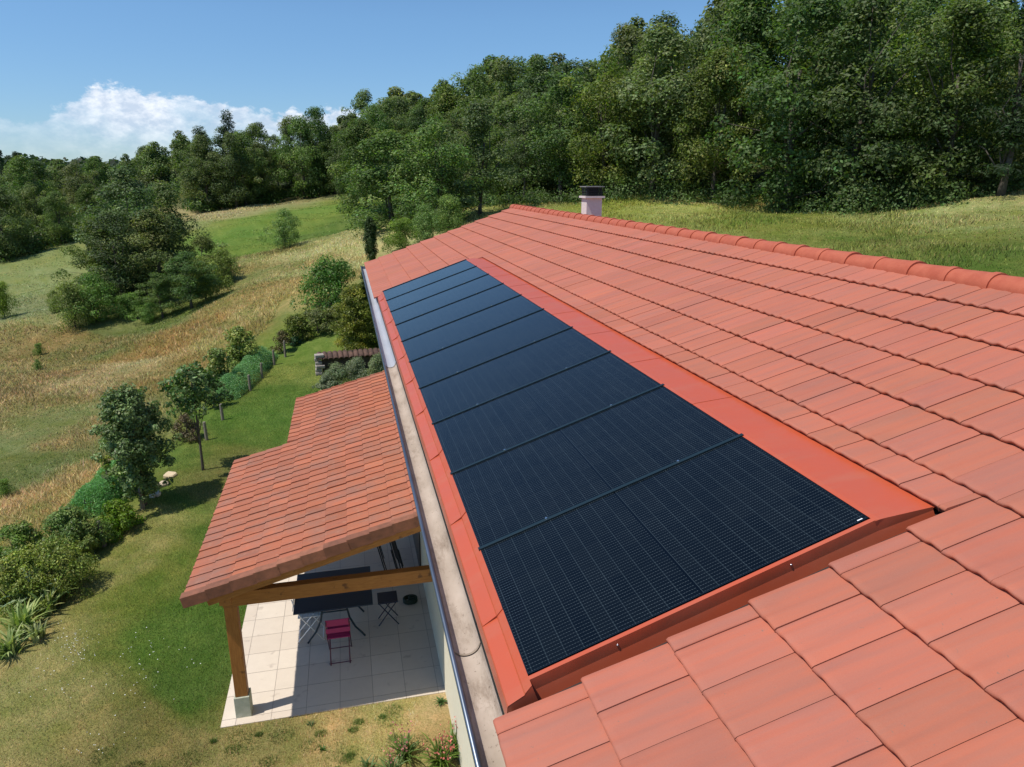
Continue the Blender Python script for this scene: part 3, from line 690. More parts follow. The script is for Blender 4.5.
tile_field('tile_covering', lcr, (5.69, 5.69), .227, 5.69, 13.0, LE, MT['old_tile'], lro, Matrix(), .002, -.013, .016, cut_lean, amp=.005, jit=.0012, colvar=.08, seed=9, step=.013, gap=.003)
for k in range(11):
    d = random.uniform(-.006, .006); vto = MB()
    T = Matrix.Translation((LE*k-.005+random.uniform(-.003, .003), 0, random.uniform(-.003, .003))) @ Matrix.Rotation(math.radians(2.6), 4, 'Y')
    vto.box(0, LE+.012, 5.635+d, 5.655+d, -.112, .034, T); vto.box(0, LE+.012, 5.655+d, 5.76, .018, .034, T)
    vo = vto.build('verge_tile', MT['verge'], lean, bevel=.004); vo.matrix_local = LM
# eave edge: hanging lip of first tiles
rf = MB(); rf.box(.24, 3.26, 5.69, 5.77, -.225, -.078); ro_ = rf.build('rafter', MT['wood'], lean, bevel=.004); ro_.matrix_local = LM
for yy in (6.06, 7.0, 7.9, 8.8, 9.7, 10.1, 11.1, 12.0, 12.85):
    rf = MB(); rf.box(.10 if yy < 10.2 else 1.08, 3.26, yy-.04, yy+.04, -.20, -.078); o = rf.build('rafter', MT['wood'], lean, bevel=.004); o.matrix_local = LM
b = MB(); b.box(-2.50, .32, 6.0, 6.12, -3.185, -2.985); b.build('tie_beam', MT['wood'], lean, bevel=.006)
b = MB(); b.box(-2.50, .32, 10.2, 10.32, -3.185, -2.985); b.build('tie_beam', MT['wood'], lean, bevel=.006)
b = MB(); b.box(-2.475, -2.335, 5.72, 10.198, -2.983, -2.86); b.build('eave_beam', MT['wood'], lean, bevel=.006)
for (x0, y0) in ((-2.49, 6.005), (-2.49, 10.2), (-1.6, 12.7)):
    zt = -3.187 if y0 < 12 else -2.70
    b = MB(); b.box(x0, x0+.16, y0, y0+.13, -4.57, zt); p = b.build('post', MT['wood_up'], lean, bevel=.006)
    b = MB(); b.box(x0-.02, x0+.18, y0-.02, y0+.17, G-.05, -4.572); b.build('plinth', MT['concrete'], p, bevel=.006)
# terrace
b = MB(); b.box(-2.69, .32, 5.86, 13.6, G-.35, G+.012); o = b.build('terrace', MT['paving']); tagit(o, kind='structure')
TZ = G+.012
# ------------------------------------------------------------------ garden furniture
green_metal = mat('dark_slate_metal', (.018, .04, .055), .45, .2)
def table():
    t = empty('garden_table', (-1.19, 7.72, TZ)); tagit(t, 'rectangular dark blue metal garden table under the lean-to roof', 'table')
    b = MB(); b.box(-.59, .59, -.57, .57, .715, .74); b.build('tabletop', mat('navy_tabletop', (.016, .032, .055), .4), t, bevel=.008)
    for s in (-1, 1):
        for sy in (-.30, .36):
            b = MB(); b.tube([(s*.20, sy, .712), (s*.19, sy, .55), (s*.22, sy, .38), (s*.30, sy, .2), (s*.40, sy, .07), (s*.44, sy, .012)], .016, 8); b.build('leg', green_metal, t, smooth=True)
    for sy in (-.30, .36):
        b = MB(); b.tube([(-.19, sy, .52), (.19, sy, .52)], .012, 8); b.build('crossbar', green_metal, t, smooth=True)
table()
def folding_chair(name, loc, rz, m1, m2, label, slats=True, z0=TZ):
    t = empty(name, (*loc, z0), rz); tagit(t, label, 'chair')
    w = .165
    for s in (-1, 1):
        b = MB(); b.tube([(s*w, .20, .01), (s*w, -.12, .45), (s*w, -.20, .62), (s*w, -.235, .79)], .009, 6); b.build('back_leg', m1, t, smooth=True)
        b = MB(); b.tube([(s*(w-.025), -.20, .01), (s*(w-.025), .17, .45)], .009, 6); b.build('front_leg', m1, t, smooth=True)
    for y in (-.18, .185): MB().tube([(-w, y, .03), (w, y, .03)], .007, 6).build('stretcher', m1, t)
    b = MB()
    for k in range(5):
        y = -.17+k*.078; b.box(-w-.005, w+.005, y, y+.068, .447, .459)
    b.build('seat', m2, t)
    b = MB(); 
    T = Matrix.Translation((0, -.220, .70)) @ Matrix.Rotation(math.radians(-8), 4, 'X')
    b.box(-w-.01, w+.01, -.006, .006, -.005, .095, T); b.box(-w-.01, w+.01, -.006, .006, -.11, -.04, T); b.build('backrest', m2, t, bevel=.003)
    return t
pink = mat('pink_lacquer', (.36, .022, .115), .45); dplum = mat('plum_metal', (.10, .012, .03), .4)
folding_chair('folding_chair', (-1.13, 6.99), 0, dplum, pink, 'pink folding chair pushed up to the dark garden table')
white = mat('white_lacquer', (.8, .8, .78), .4)
folding_chair('folding_chair', (-1.58, 7.62), -PI/2, white, white, 'white folding chair at the sunny end of the garden table')
navy = mat('navy_lacquer', (.02, .025, .05), .45); blackm = MT['black']
def stool():
    t = empty('folding_stool', (-.36, 7.72, TZ)); tagit(t, 'dark square folding stool with crossed legs right of the garden table', 'stool')
    b = MB(); b.box(-.16, .16, -.16, .16, .44, .465); b.build('seat', navy, t, bevel=.006)
    for s in (-1, 1):
        b = MB(); b.tube([(-.15, s*.12, .44), (.16, s*.12, .012)], .009, 6); b.build('leg', navy, t)
        b = MB(); b.tube([(.15, s*.10, .44), (-.16, s*.10, .012)], .009, 6); b.build('leg', navy, t)
stool()
def folded(loc, rz, label):
    t = empty('folded_chair', (*loc, TZ), rz); tagit(t, label, 'chair', 'folded chairs by the wall')
    T = Matrix.Rotation(math.radians(-12), 4, 'X')
    def P(x, y, z): return tuple(T @ Vector((x, y, z)))
    for s in (-1, 1):
        b = MB(); b.tube([P(s*.2, 0, .02), P(s*.2, 0, .95)], .010, 6); b.build('back_leg', blackm, t)
        b = MB(); b.tube([P(s*.17, .03, .02), P(s*.16, .03, .55)], .010, 6); b.build('front_leg', blackm, t)
    b = MB(); b.box(-.18, .18, -.03, -.015, .35, .7, T); b.build('seat', blackm, t)
    b = MB(); b.box(-.2, .2, -.008, .008, .76, .93, T); b.build('backrest', blackm, t)
folded((-.02, 9.0), PI*.5+.3, 'black folded chair leaning upright by the house wall')
folded((-.30, 9.35), PI*.5+.1, 'black folded chair standing just left of the leaning one')
def hose():
    b = MB(); pts = []
    for i in range(120):
        a = i*.42; r = .07+.035*math.sin(i*.21); pts.append((.06+r*1.3*math.cos(a), 8.2+r*math.sin(a), TZ+.015+i*.0007))
    b.tube(pts, .012, 6); o = b.build('garden_hose', mat('dark_green_hose', (.015, .03, .012), .5), smooth=True); tagit(o, 'dark green hose coiled on the paving against the house wall', 'hose')
hose()
# ------------------------------------------------------------------ plants
def leaf_cloud(pts, nrm, size, col, rng, asp=.55, var=.28):
    """rhombic leaves"""
    n = len(pts); nrm = nrm/np.maximum(np.linalg.norm(nrm, axis=1), 1e-6)[:, None]
    col = np.asarray(col)*[1.06, 1.0, .74]; r = rng.normal(size=(n, 3)); a = np.cross(nrm, r); a /= np.maximum(np.linalg.norm(a, axis=1), 1e-6)[:, None]; b = np.cross(nrm, a)
    s = (size*rng.uniform(.6, 1.35, n))[:, None]
    a = a*s*.5; b = b*s*.5*asp
    v = np.stack([pts-a, pts-b+a*.1, pts+a, pts+b+a*.1], 1).reshape(-1, 3); f = np.arange(4*n).reshape(-1, 4)
    g = np.exp(rng.normal(0, var, n))[:, None]; c = col*g*(1+rng.normal(0, .07, (n, 3)))
    return v, f, np.repeat(np.clip(c, .004, .8), 4, 0)
def crown_mesh(name, seed, Hc, R, z0, puffs, per, leaf, col, col2=None, shape='oval', pr=(.22, .38), flat=.8, matl='leaf', asp=.55, inner=.12):
    rng = np.random.default_rng(seed); P = []; N = []; CC = []; cen = []
    col = np.array(col); col2 = np.array(col2 if col2 is not None else col)
    for i in range(puffs):
        t = rng.random()**.85
        if shape == 'oval': env = math.sin(PI*min(1, .2+.78*t))**.65
        elif shape == 'cone': env = (1-t)**.8*.95+.05
        elif shape == 'column': env = (math.sin(PI*min(1, .1+.86*t)))**.4
        elif shape == 'dome': env = math.sqrt(max(0, 1-(t*.97)**2))
        else: env = 1
        a = rng.uniform(0, 2*PI); rad = R*env*(rng.random()**.45)
        lob = 1+.20*math.sin(a*2+seed)+.16*math.sin(a*3+seed*2+t*4)+((ex := rng.uniform(.05, .42) if rng.random() < .22 else 0))
        p = rng.uniform(*pr)*R*(.7+.3*env)*(.6 if ex else 1); rr = max(0, rad*lob-p*.55)
        c = np.array([rr*math.cos(a), rr*math.sin(a), z0+Hc*t]); cen.append(c)
        n = int(per*(p/(R*.3))**2*rng.uniform(.7, 1.3)); d = rng.normal(size=(n, 3)); d /= np.linalg.norm(d, axis=1)[:, None]
        keep = (d[:, 2] > -.35) | (rng.random(n) < .45); d = d[keep]; n = len(d)
        rad_ = p*np.where(rng.random(n) < inner, rng.uniform(.2, .8, n), rng.uniform(.78, 1.08, n))
        bumps = 1+.16*np.sin(d[:, 0]*6+i)*np.sin(d[:, 1]*6+2*i)
        pts = c+d*(rad_*bumps)[:, None]*[1, 1, flat]
        out = np.array([c[0], c[1], (c[2]-z0-Hc*.3)])/max(R, 1e-3)
        nr = d*.8+out*.25+[0, 0, .35]+rng.normal(0, .55, (n, 3))
        P.append(pts); N.append(nr); w = rng.random()*rng.random(); CC.append(np.tile(col*(1-w)+col2*w, (n, 1))*np.exp(rng.normal(0, .10)))
    P = np.concatenate(P); N = np.concatenate(N); CC = np.concatenate(CC)
    v, f, c = leaf_cloud(P, N, leaf, CC, rng, asp)
    return np_mesh(name, v, f, MT[matl], c), cen
def trunk_mesh(name, seed, cen, Ht, r0, z0, nl=9, lean_=.03):
    rng = np.random.default_rng(seed); b = MB(); top = z0+(Ht-z0)*.62
    pts = []; rs = []
    for i in range(7):
        t = i/6; pts.append((lean_*Ht*math.sin(t*3+seed)*t, lean_*Ht*math.cos(t*2+seed)*t, -.25+(top+.25)*t)); rs.append(r0*(1.25-.25*min(1, t*6) if t < .2 else 1-.8*(t-.15)))
    b.tube(pts, rs, 9)
    idx = rng.choice(len(cen), min(nl, len(cen)), replace=False)
    for i in idx:
        c = cen[i]; k = rng.uniform(.3, .9); s = Vector(pts[0]).lerp(Vector(pts[-1]), k)
        if s.z > c[2]-.1: s.z = max(.2, c[2]-.15*Ht)
        m = s.lerp(Vector(c), .5)+Vector(rng.normal(0, .03*Ht, 3)); rr = r0*.42*(1.1-k*.6)
        b.tube([tuple(s), tuple(m), tuple(c)], [rr, rr*.6, rr*.2], 6)
    me = bpy.data.meshes.new(name); me.from_pydata(b.v, [], b.f); me.update()
    for p in me.polygons: p.use_smooth = True
    me.materials.append(MT['bark']); return me
OAK = (.105, .165, .054); OAK2 = (.23, .285, .11); DK = (.075, .125, .046); DK2 = (.145, .20, .072); ASH = (.095, .165, .070); ASH2 = (.16, .24, .10); PINE = (.028, .058, .026); PINE2 = (.055, .090, .038)
PROTO = {}
def proto(key, H0, R, z0, puffs, per, leaf, c1, c2, shape='oval', r0=.16, seed=1, **kw):
    cm, cen = crown_mesh('crown', seed, H0-z0, R, z0, puffs, per, leaf, c1, c2, shape, **kw)
    tm = trunk_mesh('trunk', seed, cen, H0, r0, z0)
    top = max(c[2] for c in cen)+R*.2
    PROTO[key] = (cm, tm, H0, R)
for i in range(4): proto('oak%d' % i, 10, 3.3, .8, 66, 430, .19, OAK, OAK2, 'oval', .18, 11+i, pr=(.2, .36))
for i in range(2): proto('dark%d' % i, 10, 3.1, .5, 66, 430, .185, DK, DK2, 'oval', .18, 31+i, pr=(.2, .34))
for i in range(2): proto('ash%d' % i, 10, 3.0, 1.6, 62, 400, .18, ASH, ASH2, 'oval', .15, 41+i, pr=(.18, .32))
for i in range(2): proto('pine%d' % i, 10, 2.6, 1.0, 80, 230, .22, PINE, PINE2, 'cone', .16, 51+i, pr=(.2, .34), flat=.55, asp=.3)
for i in range(3): proto('far%d' % i, 10, 3.4, .8, 46, 150, .40, OAK, OAK2, 'oval', .2, 61+i, pr=(.24, .4))
for i in range(2): proto('shrub%d' % i, 2.6, 1.7, .10, 60, 300, .10, (.12, .20, .05), (.24, .33, .10), 'dome', .05, 71+i, pr=(.2, .34))
def plant(kind, name, x, y, h, rad, label, cat, group=None, rz=None, sink=.05):
    cm, tm, H0, R0 = PROTO[kind]
    t = empty(name, (x, y, gz(x, y)-sink), random.uniform(0, 2*PI) if rz is None else rz)
    t.scale = (rad/R0, rad/R0*random.uniform(.92, 1.08), h/H0)
    tagit(t, label, cat, group)
    link(bpy.data.objects.new('trunk', tm), t); link(bpy.data.objects.new('crown', cm), t)
    return t
def plant_px(kind, name, px, py, top, wpx, label, cat, group=None):
    """base seen at px,py, top at row top, total width wpx in the photograph"""
    p = hit(px, py); h = z_at(p[:2], top)-p[2]; dist = (p-CAM)@AF
    return plant(kind, name, p[0], p[1], h*1.08, wpx*dist/F/2, label, cat, group)
SKY = np.array([(-80, 172), (0, 165), (12, 158), (40, 160), (90, 156), (120, 151), (145, 132), (162, 142), (172, 150), (185, 134), (200, 132), (235, 118), (262, 124), (290, 121), (316, 112), (328, 126), (345, 116), (352, 106), (375, 91), (410, 96),
                (430, 86), (450, 80), (470, 68), (500, 61), (520, 65), (555, 55), (600, 56), (612, 30), (625, 20), (640, 17), (665, 19), (690, 22), (703, 30), (712, 2), (730, -30), (800, -45), (900, -25), (935, -2), (955, -20), (985, 0), (1010, 5), (1040, -40), (1200, -40)], float)
def skyline(x): return float(np.interp(x, SKY[:, 0], SKY[:, 1]))
def wood_rows(pts, rows, spacing, kinds, name, label_front, label_in, group, hmin, hmax, jitter=1.0, drop=(0, 70), kfar=None, seed=5):
    rng = random.Random(seed); cnt = 0
    P = [hit(x, y)[:2] if len((x, y)) == 2 else None for x, y in pts]
    seg = [np.linalg.norm(P[i+1]-P[i]) for i in range(len(P)-1)]; L = sum(seg); k_ord = 0
    for ri, off in enumerate(rows):
        s = rng.uniform(0, spacing)
        while s < L:
            a = s; i = 0
            while i < len(seg)-1 and a > seg[i]: a -= seg[i]; i += 1
            base = P[i]+(P[i+1]-P[i])*(a/seg[i]); d = (base-CAM[:2]); d /= np.linalg.norm(d)
            q = base+d*(off+rng.uniform(-1, 1)*jitter)+np.array([rng.uniform(-.8, .8), rng.uniform(-.8, .8)])
            s += spacing*rng.uniform(.75, 1.25)*(1+.02*off)
            z = gz(*q); px, _ = to_px((q[0], q[1], z)); sk = skyline(px)
            tgt = sk+(rng.uniform(*drop) if ri == 0 else rng.uniform(drop[0], drop[1]*.6) if ri == 1 else rng.uniform(-3, 16))
            h = z_at(q, tgt)-z
            if h > hmax:
                h = rng.uniform(.8, 1)*hmax
            if h < hmin:
                if ri < 2 and z_at(q, sk)-z > hmin*.7: h = hmin*.9
                else: continue
            kd = rng.choice(kinds) if not (kfar and off > 20) else rng.choice(kfar)
            rad = h*rng.uniform(.30, .40) if not kd.startswith('pine') else h*.24
            rad = min(rad, 5.2)
            if ri == 0:
                k_ord += 1; lab = label_front % k_ord if '%' in label_front else label_front
            else: lab = label_in
            plant(kd, name, q[0], q[1], h*1.0, rad, lab, 'tree', group); cnt += 1
    return cnt
def nth(n): return ('%d%s' % (n, 'th' if 10 < n % 100 < 14 else {1: 'st', 2: 'nd', 3: 'rd'}.get(n % 10, 'th')))
class Lab(str):
    def __mod__(s, k): return str.__mod__(s, nth(k))
dec = ['oak0', 'oak1', 'oak2', 'oak3', 'dark0', 'dark1', 'ash0']
n1 = wood_rows([(475, 206), (540, 203), (620, 197), (700, 203), (780, 210), (850, 214), (930, 206), (1024, 192), (1110, 186)], [1.5, 6, 11.5, 18, 27, 38, 52], 4.6, dec, 'broadleaf_tree',
               Lab('leafy edge tree of the wood behind the roof ridge, %s from the left'), 'leafy tree inside the dense wood behind the roof ridge, behind the edge row', 'trees of the wood behind the ridge', 4.5, 17.5, kfar=['far0', 'far1', 'far2'])
n2 = wood_rows([(352, 200), (400, 203), (470, 205)], [4, 11, 19, 29, 42, 58], 6.0, dec, 'broadleaf_tree',
               Lab('broad green wood edge tree left of the ridge, %s from the meadow'), 'green tree inside the wood rising left of the roof ridge', 'trees of the wood left of the ridge', 4.5, 15, kfar=['far0', 'far1', 'far2'], seed=8)
n3 = wood_rows([(192, 212), (235, 209), (275, 202), (345, 194)], [0, 6, 13, 24], 4.6, ['dark0', 'dark1', 'oak1', 'oak2', 'pine0'], 'broadleaf_tree',
               Lab('dark tree along the top of the green meadow, %s from the left'), 'dark tree behind the row along the top of the green meadow', 'trees above the green meadow', 5, 18, drop=(0, 26), seed=12)
n4 = wood_rows([(-50, 272), (0, 262), (50, 248), (98, 237)], [1, 6, 12, 20, 30], 4.6, ['oak0', 'oak3', 'dark0', 'oak2'], 'broadleaf_tree',
               Lab('bushy green tree at the foot of the left hillside field, %s from the left'), 'green tree behind the row at the foot of the left hillside field', 'trees below the left field', 6, 14, drop=(22, 48), seed=14)
n5 = wood_rows([(-50, 222), (30, 215), (95, 203), (150, 193), (200, 190)], [0, 9, 19, 32, 50], 5.6, ['far0', 'far1', 'far2', 'dark1'], 'broadleaf_tree',
               Lab('distant tree of the valley wood under the clouds, %s from the left'), 'distant tree deep in the valley wood under the clouds', 'trees of the valley wood', 5, 14, drop=(0, 16), seed=17)
print('wood trees', n1, n2, n3, n4, n5)
# two spindly conifers on the left skyline, tall dark conifers
for (x, top, w, lab) in ((8, 150, 12, 'thin conifer poking above the skyline at the far left'), (24, 152, 14, 'second thin conifer on the skyline, right of the leftmost')):
    q = at_dist(x, 200, 150); plant('pine1', 'conifer_tree', q[0], q[1], z_at(q, top)-gz(*q[:2]), w*150/F/2*1.6, lab, 'tree')
for (x, y, top, w, lab) in ((208, 210, 133, 52, 'tall dark pine at the left end of the green meadow wood'), (236, 206, 118, 50, 'dark pine standing tallest over the green meadow wood'),
                            (1000, 196, -10, 110, 'feathery dark conifer at the right edge of the wood'), (320, 196, 112, 44, 'tall dark crown at the right end of the green meadow wood')):
    plant_px('pine%d' % (int(x) % 2) if x != 320 else 'dark1', 'conifer_tree' if x != 320 else 'broadleaf_tree', x, y, top, w, lab, 'tree')
# trees by the far end of the roof
for (k, x, y, top, w, lab) in (('oak2', 392, 228, 128, 110, 'round light green oak by the far roof corner, leaning over the meadow'), ('oak0', 438, 226, 112, 95, 'broad oak overlapping the far roof end, right of the round oak'),
                               ('ash1', 480, 214, 96, 90, 'grey green tree behind the far gable end'), ('oak3', 365, 212, 118, 70, 'oak behind the round oak at the meadow corner')):
    plant_px(k, 'oak_tree', x, y, top, w, lab, 'tree').location.z -= .9
for i, (x, y, top, w) in enumerate(((402, 250, 222, 40), (424, 242, 208, 44), (450, 234, 200, 44))):
    plant_px('shrub%d' % (i % 2), 'roadside_shrub', x, y, top, w, ['low dark shrub nearest the cypress, behind the roof corner', 'middle shrub of three behind the far roof edge', 'rightmost shrub of three behind the far roof edge'][i], 'shrub')
# clump of trees in the meadow
for (k, x, y, top, w, lab) in (('dark0', 140, 290, 180, 80, 'large dark oak in the middle of the meadow clump'), ('oak2', 176, 286, 192, 72, 'oak on the right half of the meadow clump'), ('dark0', 104, 300, 226, 58, 'dark tree on the left shoulder of the meadow clump'),
                               ('oak1', 208, 284, 240, 46, 'small bushy tree at the right end of the meadow clump'), ('shrub0', 76, 328, 288, 42, 'low dark bush at the left foot of the meadow clump'), ('ash0', 192, 308, 256, 50, 'pale green walnut in front of the meadow clump'),
                               ('ash1', 163, 318, 276, 38, 'little tree with a bare stem in front of the meadow clump'), ('shrub1', 224, 284, 252, 34, 'olive green bush right of the meadow clump'), ('shrub0', 130, 318, 296, 34, 'scrubby bush under the meadow clump'),
 ('oak3', 162, 300, 216, 58, 'light topped oak in the front centre of the meadow clump'), ('dark1', 124, 304, 216, 64, 'dark oak in front of the large one, left of the light topped oak'), ('shrub1', 96, 322, 278, 44, 'dark bush under the left shoulder of the meadow clump'), ('shrub0', 206, 300, 262, 44, 'green bush before the right end of the meadow clump'), ('shrub1', 150, 322, 304, 30, 'grey green low bush beside the little bare stemmed tree')):
    plant_px(k, 'meadow_tree' if k[0] != 's' else 'meadow_bush', x, y, top, w*1.12, lab, 'tree' if k[0] != 's' else 'bush')
for (k, x, y, top, w, lab) in (('shrub1', 285, 248, 213, 36, 'lone round bush on the green meadow'), ('shrub0', 5, 318, 286, 30, 'lone bush in the pale field at the left margin'), ('shrub1', 57, 312, 292, 18, 'thin small bush left of the meadow clump'),
                               ('shrub0', 40, 355, 344, 12, 'tiny grey green shrub in the brown meadow'), ('shrub1', 38, 370, 360, 10, 'tiny shrub just below the other in the brown meadow'), ('shrub0', 6, 497, 480, 22, 'dark weed clump in the meadow at the left margin')):
    plant_px(k, 'meadow_bush', x, y, top, w, lab, 'bush')
# ---- distant wood on the skyline: one far-off mass
def far_wood():
    rng = np.random.default_rng(3); P = []; N = []; S = []
    for _ in range(2600):
        az = rng.uniform(-46, 70)*PI/180; D = rng.uniform(300, 900); x = CAM[0]+D*math.sin(az); y = CAM[1]+D*math.cos(az); P.append((x, y, 0)); S.append(rng.uniform(3, 6))
    P = np.array(P); P[:, 2] = ground(P[:, 0], P[:, 1]); n = 36; S = np.array(S)
    d = rng.normal(size=(len(P)*n, 3)); d /= np.linalg.norm(d, axis=1)[:, None]; d[:, 2] = np.abs(d[:, 2])
    q = np.repeat(P, n, 0)+d*np.repeat(S, n)[:, None]*[1, 1, 1.3]; col = np.tile((.035, .06, .03), (len(q), 1))
    v, f, c = leaf_cloud(q, d+rng.normal(0, .5, d.shape), 2.6, col, rng, .8)
    o = bpy.data.objects.new('distant_wood', np_mesh('distant_wood', v, f, MT['leaf'], c)); link(o); tagit(o, 'far-off wooded hills along the horizon', 'wood', kind='stuff')
far_wood()
# ---- undergrowth along the wood edge
def undergrowth(line, label, rr, dens, seed, leaf=.17, c1=DK, c2=OAK):
    rng = np.random.default_rng(seed); pts = []; nr = []; col = []
    P = [hit(*p)[:2] for p in line]
    for i in range(len(P)-1):
        for _ in range(dens):
            b = P[i]+(P[i+1]-P[i])*rng.random(); d = b-CAM[:2]; d /= np.linalg.norm(d); b = b+d*rng.uniform(-.6, 3.5)*rr[1]/1.5; r = rng.uniform(*rr); n = int(150*r)
            u = rng.normal(size=(n, 3)); u /= np.linalg.norm(u, axis=1)[:, None]; u[:, 2] = np.abs(u[:, 2])
            z = gz(*b); pts.append(np.array([b[0], b[1], z])+u*r*rng.uniform(.7, 1.05, (n, 1))*[1, 1, .9]); nr.append(u+rng.normal(0, .5, u.shape)); w = rng.random()
            col.append(np.tile(np.array(c1)*(1-w)+np.array(c2)*w, (n, 1)))
    v, f, c = leaf_cloud(np.concatenate(pts), np.concatenate(nr), leaf, np.concatenate(col), rng)
    o = bpy.data.objects.new('undergrowth', np_mesh('undergrowth', v, f, MT['leaf'], c)); link(o); tagit(o, label, 'undergrowth', kind='stuff')
undergrowth([(475, 207), (560, 204), (620, 198), (700, 204), (780, 211), (850, 215), (930, 207), (1024, 193), (1080, 188)], 'low brambles and undergrowth along the foot of the wood', (.5, 1.7), 18, 21)
undergrowth([(195, 211), (235, 208), (275, 201), (345, 193)], 'dark undergrowth along the top edge of the green meadow', (1.0, 2.6), 22, 22, .3)
undergrowth([(-40, 271), (0, 261), (50, 247), (97, 236)], 'scrub along the foot of the trees below the left field', (1.0, 2.8), 26, 23, .28)
undergrowth([(98, 236), (112, 222), (150, 205), (190, 192)], 'scrub in the valley behind the meadow clump', (1.2, 3.0), 16, 24, .34)
undergrowth([(-40, 225), (30, 218), (90, 206), (140, 196), (190, 190)], 'dense scrub of the valley wood far to the left', (1.8, 4.0), 30, 25, .45)
undergrowth([(352, 212), (400, 216), (450, 212), (490, 208)], 'scrub at the foot of the trees by the far roof corner', (.8, 1.8), 16, 26, .2)
# ---- garden plants, each with a mesh of its own
def garden_bush(name, px, py, top, wpx, label, c1, c2, leaf=.06, puffs=34, per=260, shape='dome', z0=.08, seed=1, cat='bush', depth=1.0, r0=.03, flat=.9, asp=.5, pr=(.24, .4), rz=None):
    p = hit(px, py); h = z_at(p[:2], top)-p[2]; dist = (p-CAM)@AF; R = wpx*dist/F/2
    q = p[:2]
    t = empty(name, (q[0], q[1], gz(*q)-.03), rz or 0); tagit(t, label, cat)
    cm, cen = crown_mesh('foliage', seed, max(.05, h-z0-R*.22), R, z0, puffs, per, leaf, c1, c2, shape, flat=flat, matl='leaf_g', asp=asp, pr=pr)
    tm = trunk_mesh('stem', seed, cen, h, r0, z0, 10, .01)
    link(bpy.data.objects.new('stem', tm), t); link(bpy.data.objects.new('foliage', cm), t)
    t.scale = (1, depth, 1); return t
GOLD = (.30, .37, .08); OLIVE = (.16, .22, .05); HEDGE = (.10, .20, .035); HEDGE2 = (.21, .31, .05)
garden_bush('golden_shrub', 56, 596, 534, 84, 'large yellowish green shrub at the hedge bend above the strap-leaved clumps', OLIVE, GOLD, .045, 70, 420, seed=101, pr=(.16, .3))
garden_bush('golden_shrub', 18, 612, 558, 60, 'yellowish shrub at the left margin behind the strap-leaved clumps', OLIVE, GOLD, .045, 50, 360, seed=109, pr=(.16, .3))
garden_bush('hedge_bush', 28, 570, 518, 56, 'dark rounded hedge bush at the left margin with a bare patch', HEDGE, OLIVE, .05, 50, 380, seed=102, pr=(.18, .32))
garden_bush('hedge_bush', 75, 556, 504, 66, 'bright topped hedge bush between the rounded bush and the crop row', HEDGE, HEDGE2, .05, 60, 420, seed=103, pr=(.18, .32))
garden_bush('hedge_bush', 120, 530, 497, 46, 'dark hedge bush beside the post near the crop row', HEDGE, OLIVE, .05, 50, 380, seed=104, pr=(.18, .32))
garden_bush('hedge_bush', 88, 556, 520, 34, 'olive hedge bush behind the leaning grey post', OLIVE, HEDGE2, .05, 44, 360, seed=105, pr=(.18, .32))
garden_bush('dense_fruit_tree', 145, 505, 381, 64, 'dense dark leafed fruit tree, foliage nearly down to the ground', (.10, .18, .05), (.20, .30, .10), .065, 170, 420, 'column', .35, 106, 'tree', r0=.05, pr=(.16, .32), asp=.6)
garden_bush('young_tree', 203, 470, 358, 62, 'slim young tree with a bare stem and large glossy leaves', (.07, .15, .035), (.16, .26, .08), .11, 44, 130, 'dome', 1.6, 107, 'tree', r0=.035, pr=(.16, .3), asp=.55)
garden_bush('yellow_weed', 112, 500, 452, 22, 'yellow green weed beside the dense fruit tree', (.12, .18, .03), (.25, .26, .03), .05, 20, 160, seed=108)
garden_bush('vine_bush', 222, 392, 345, 36, 'bright green leafy bush behind the young tree', (.15, .23, .04), (.30, .36, .06), .10, 36, 160, seed=110)
garden_bush('vine_bush', 242, 372, 323, 40, 'yellow green leafy bush behind the far crop row', (.16, .24, .04), (.32, .38, .06), .10, 40, 170, seed=111)
garden_bush('dead_shrub', 188, 440, 412, 34, 'brown withered shrub behind the thin stem of the young tree', (.13, .095, .07), (.10, .11, .05), .05, 30, 200, seed=112)
garden_bush('small_fruit_bush', 214, 408, 372, 30, 'small bush with pale leaves right of the young tree crown', (.06, .10, .03), (.14, .19, .08), .09, 24, 110, seed=113)
garden_bush('brown_shrub', 284, 352, 329, 24, 'dry brownish shrub behind the farthest post', (.12, .10, .06), (.09, .11, .05), .06, 24, 160, seed=114)
garden_bush('rosette_plant', 294, 345, 334, 14, 'small blue green plant right of the dry shrub', (.04, .10, .05), (.06, .14, .07), .10, 12, 60, seed=115)
for i, (x, y, top, w) in enumerate(((298, 340, 312, 34), (318, 333, 306, 36), (336, 325, 303, 28))):
    garden_bush('low_hedge_bush', x, y, top, w, ['left bush of the low dark hedge at the end of the lawn', 'middle bush of the low dark hedge at the end of the lawn', 'right bush of the low dark hedge, touching the conifer'][i], (.11, .15, .04), (.22, .24, .08), .07, 50, 300, seed=120+i, pr=(.18, .3))
garden_bush('round_laurel', 331, 304, 252, 74, 'round glossy green bush at the meadow edge near the roof corner', (.07, .16, .04), (.14, .25, .07), .10, 90, 330, 'dome', seed=125, pr=(.16, .3))
garden_bush('golden_conifer', 358, 356, 282, 50, 'yellow tinged conifer beside the gutter', (.12, .16, .03), (.40, .40, .08), .08, 120, 420, 'dome', .1, 126, 'tree', asp=.35, flat=.6)
garden_bush('golden_conifer', 372, 350, 268, 34, 'dark narrow conifer between the yellow tinged one and the gutter', (.06, .09, .02), (.20, .23, .04), .08, 90, 420, 'dome', .1, 127, 'tree', asp=.35, flat=.6)
garden_bush('columnar_cypress', 372, 262, 217, 12, 'narrow dark cypress spire at the far roof corner', (.035, .075, .022), (.06, .11, .03), .09, 160, 130, 'column', .1, 128, 'tree', pr=(.3, .5), flat=1.6, r0=.05, asp=.3)
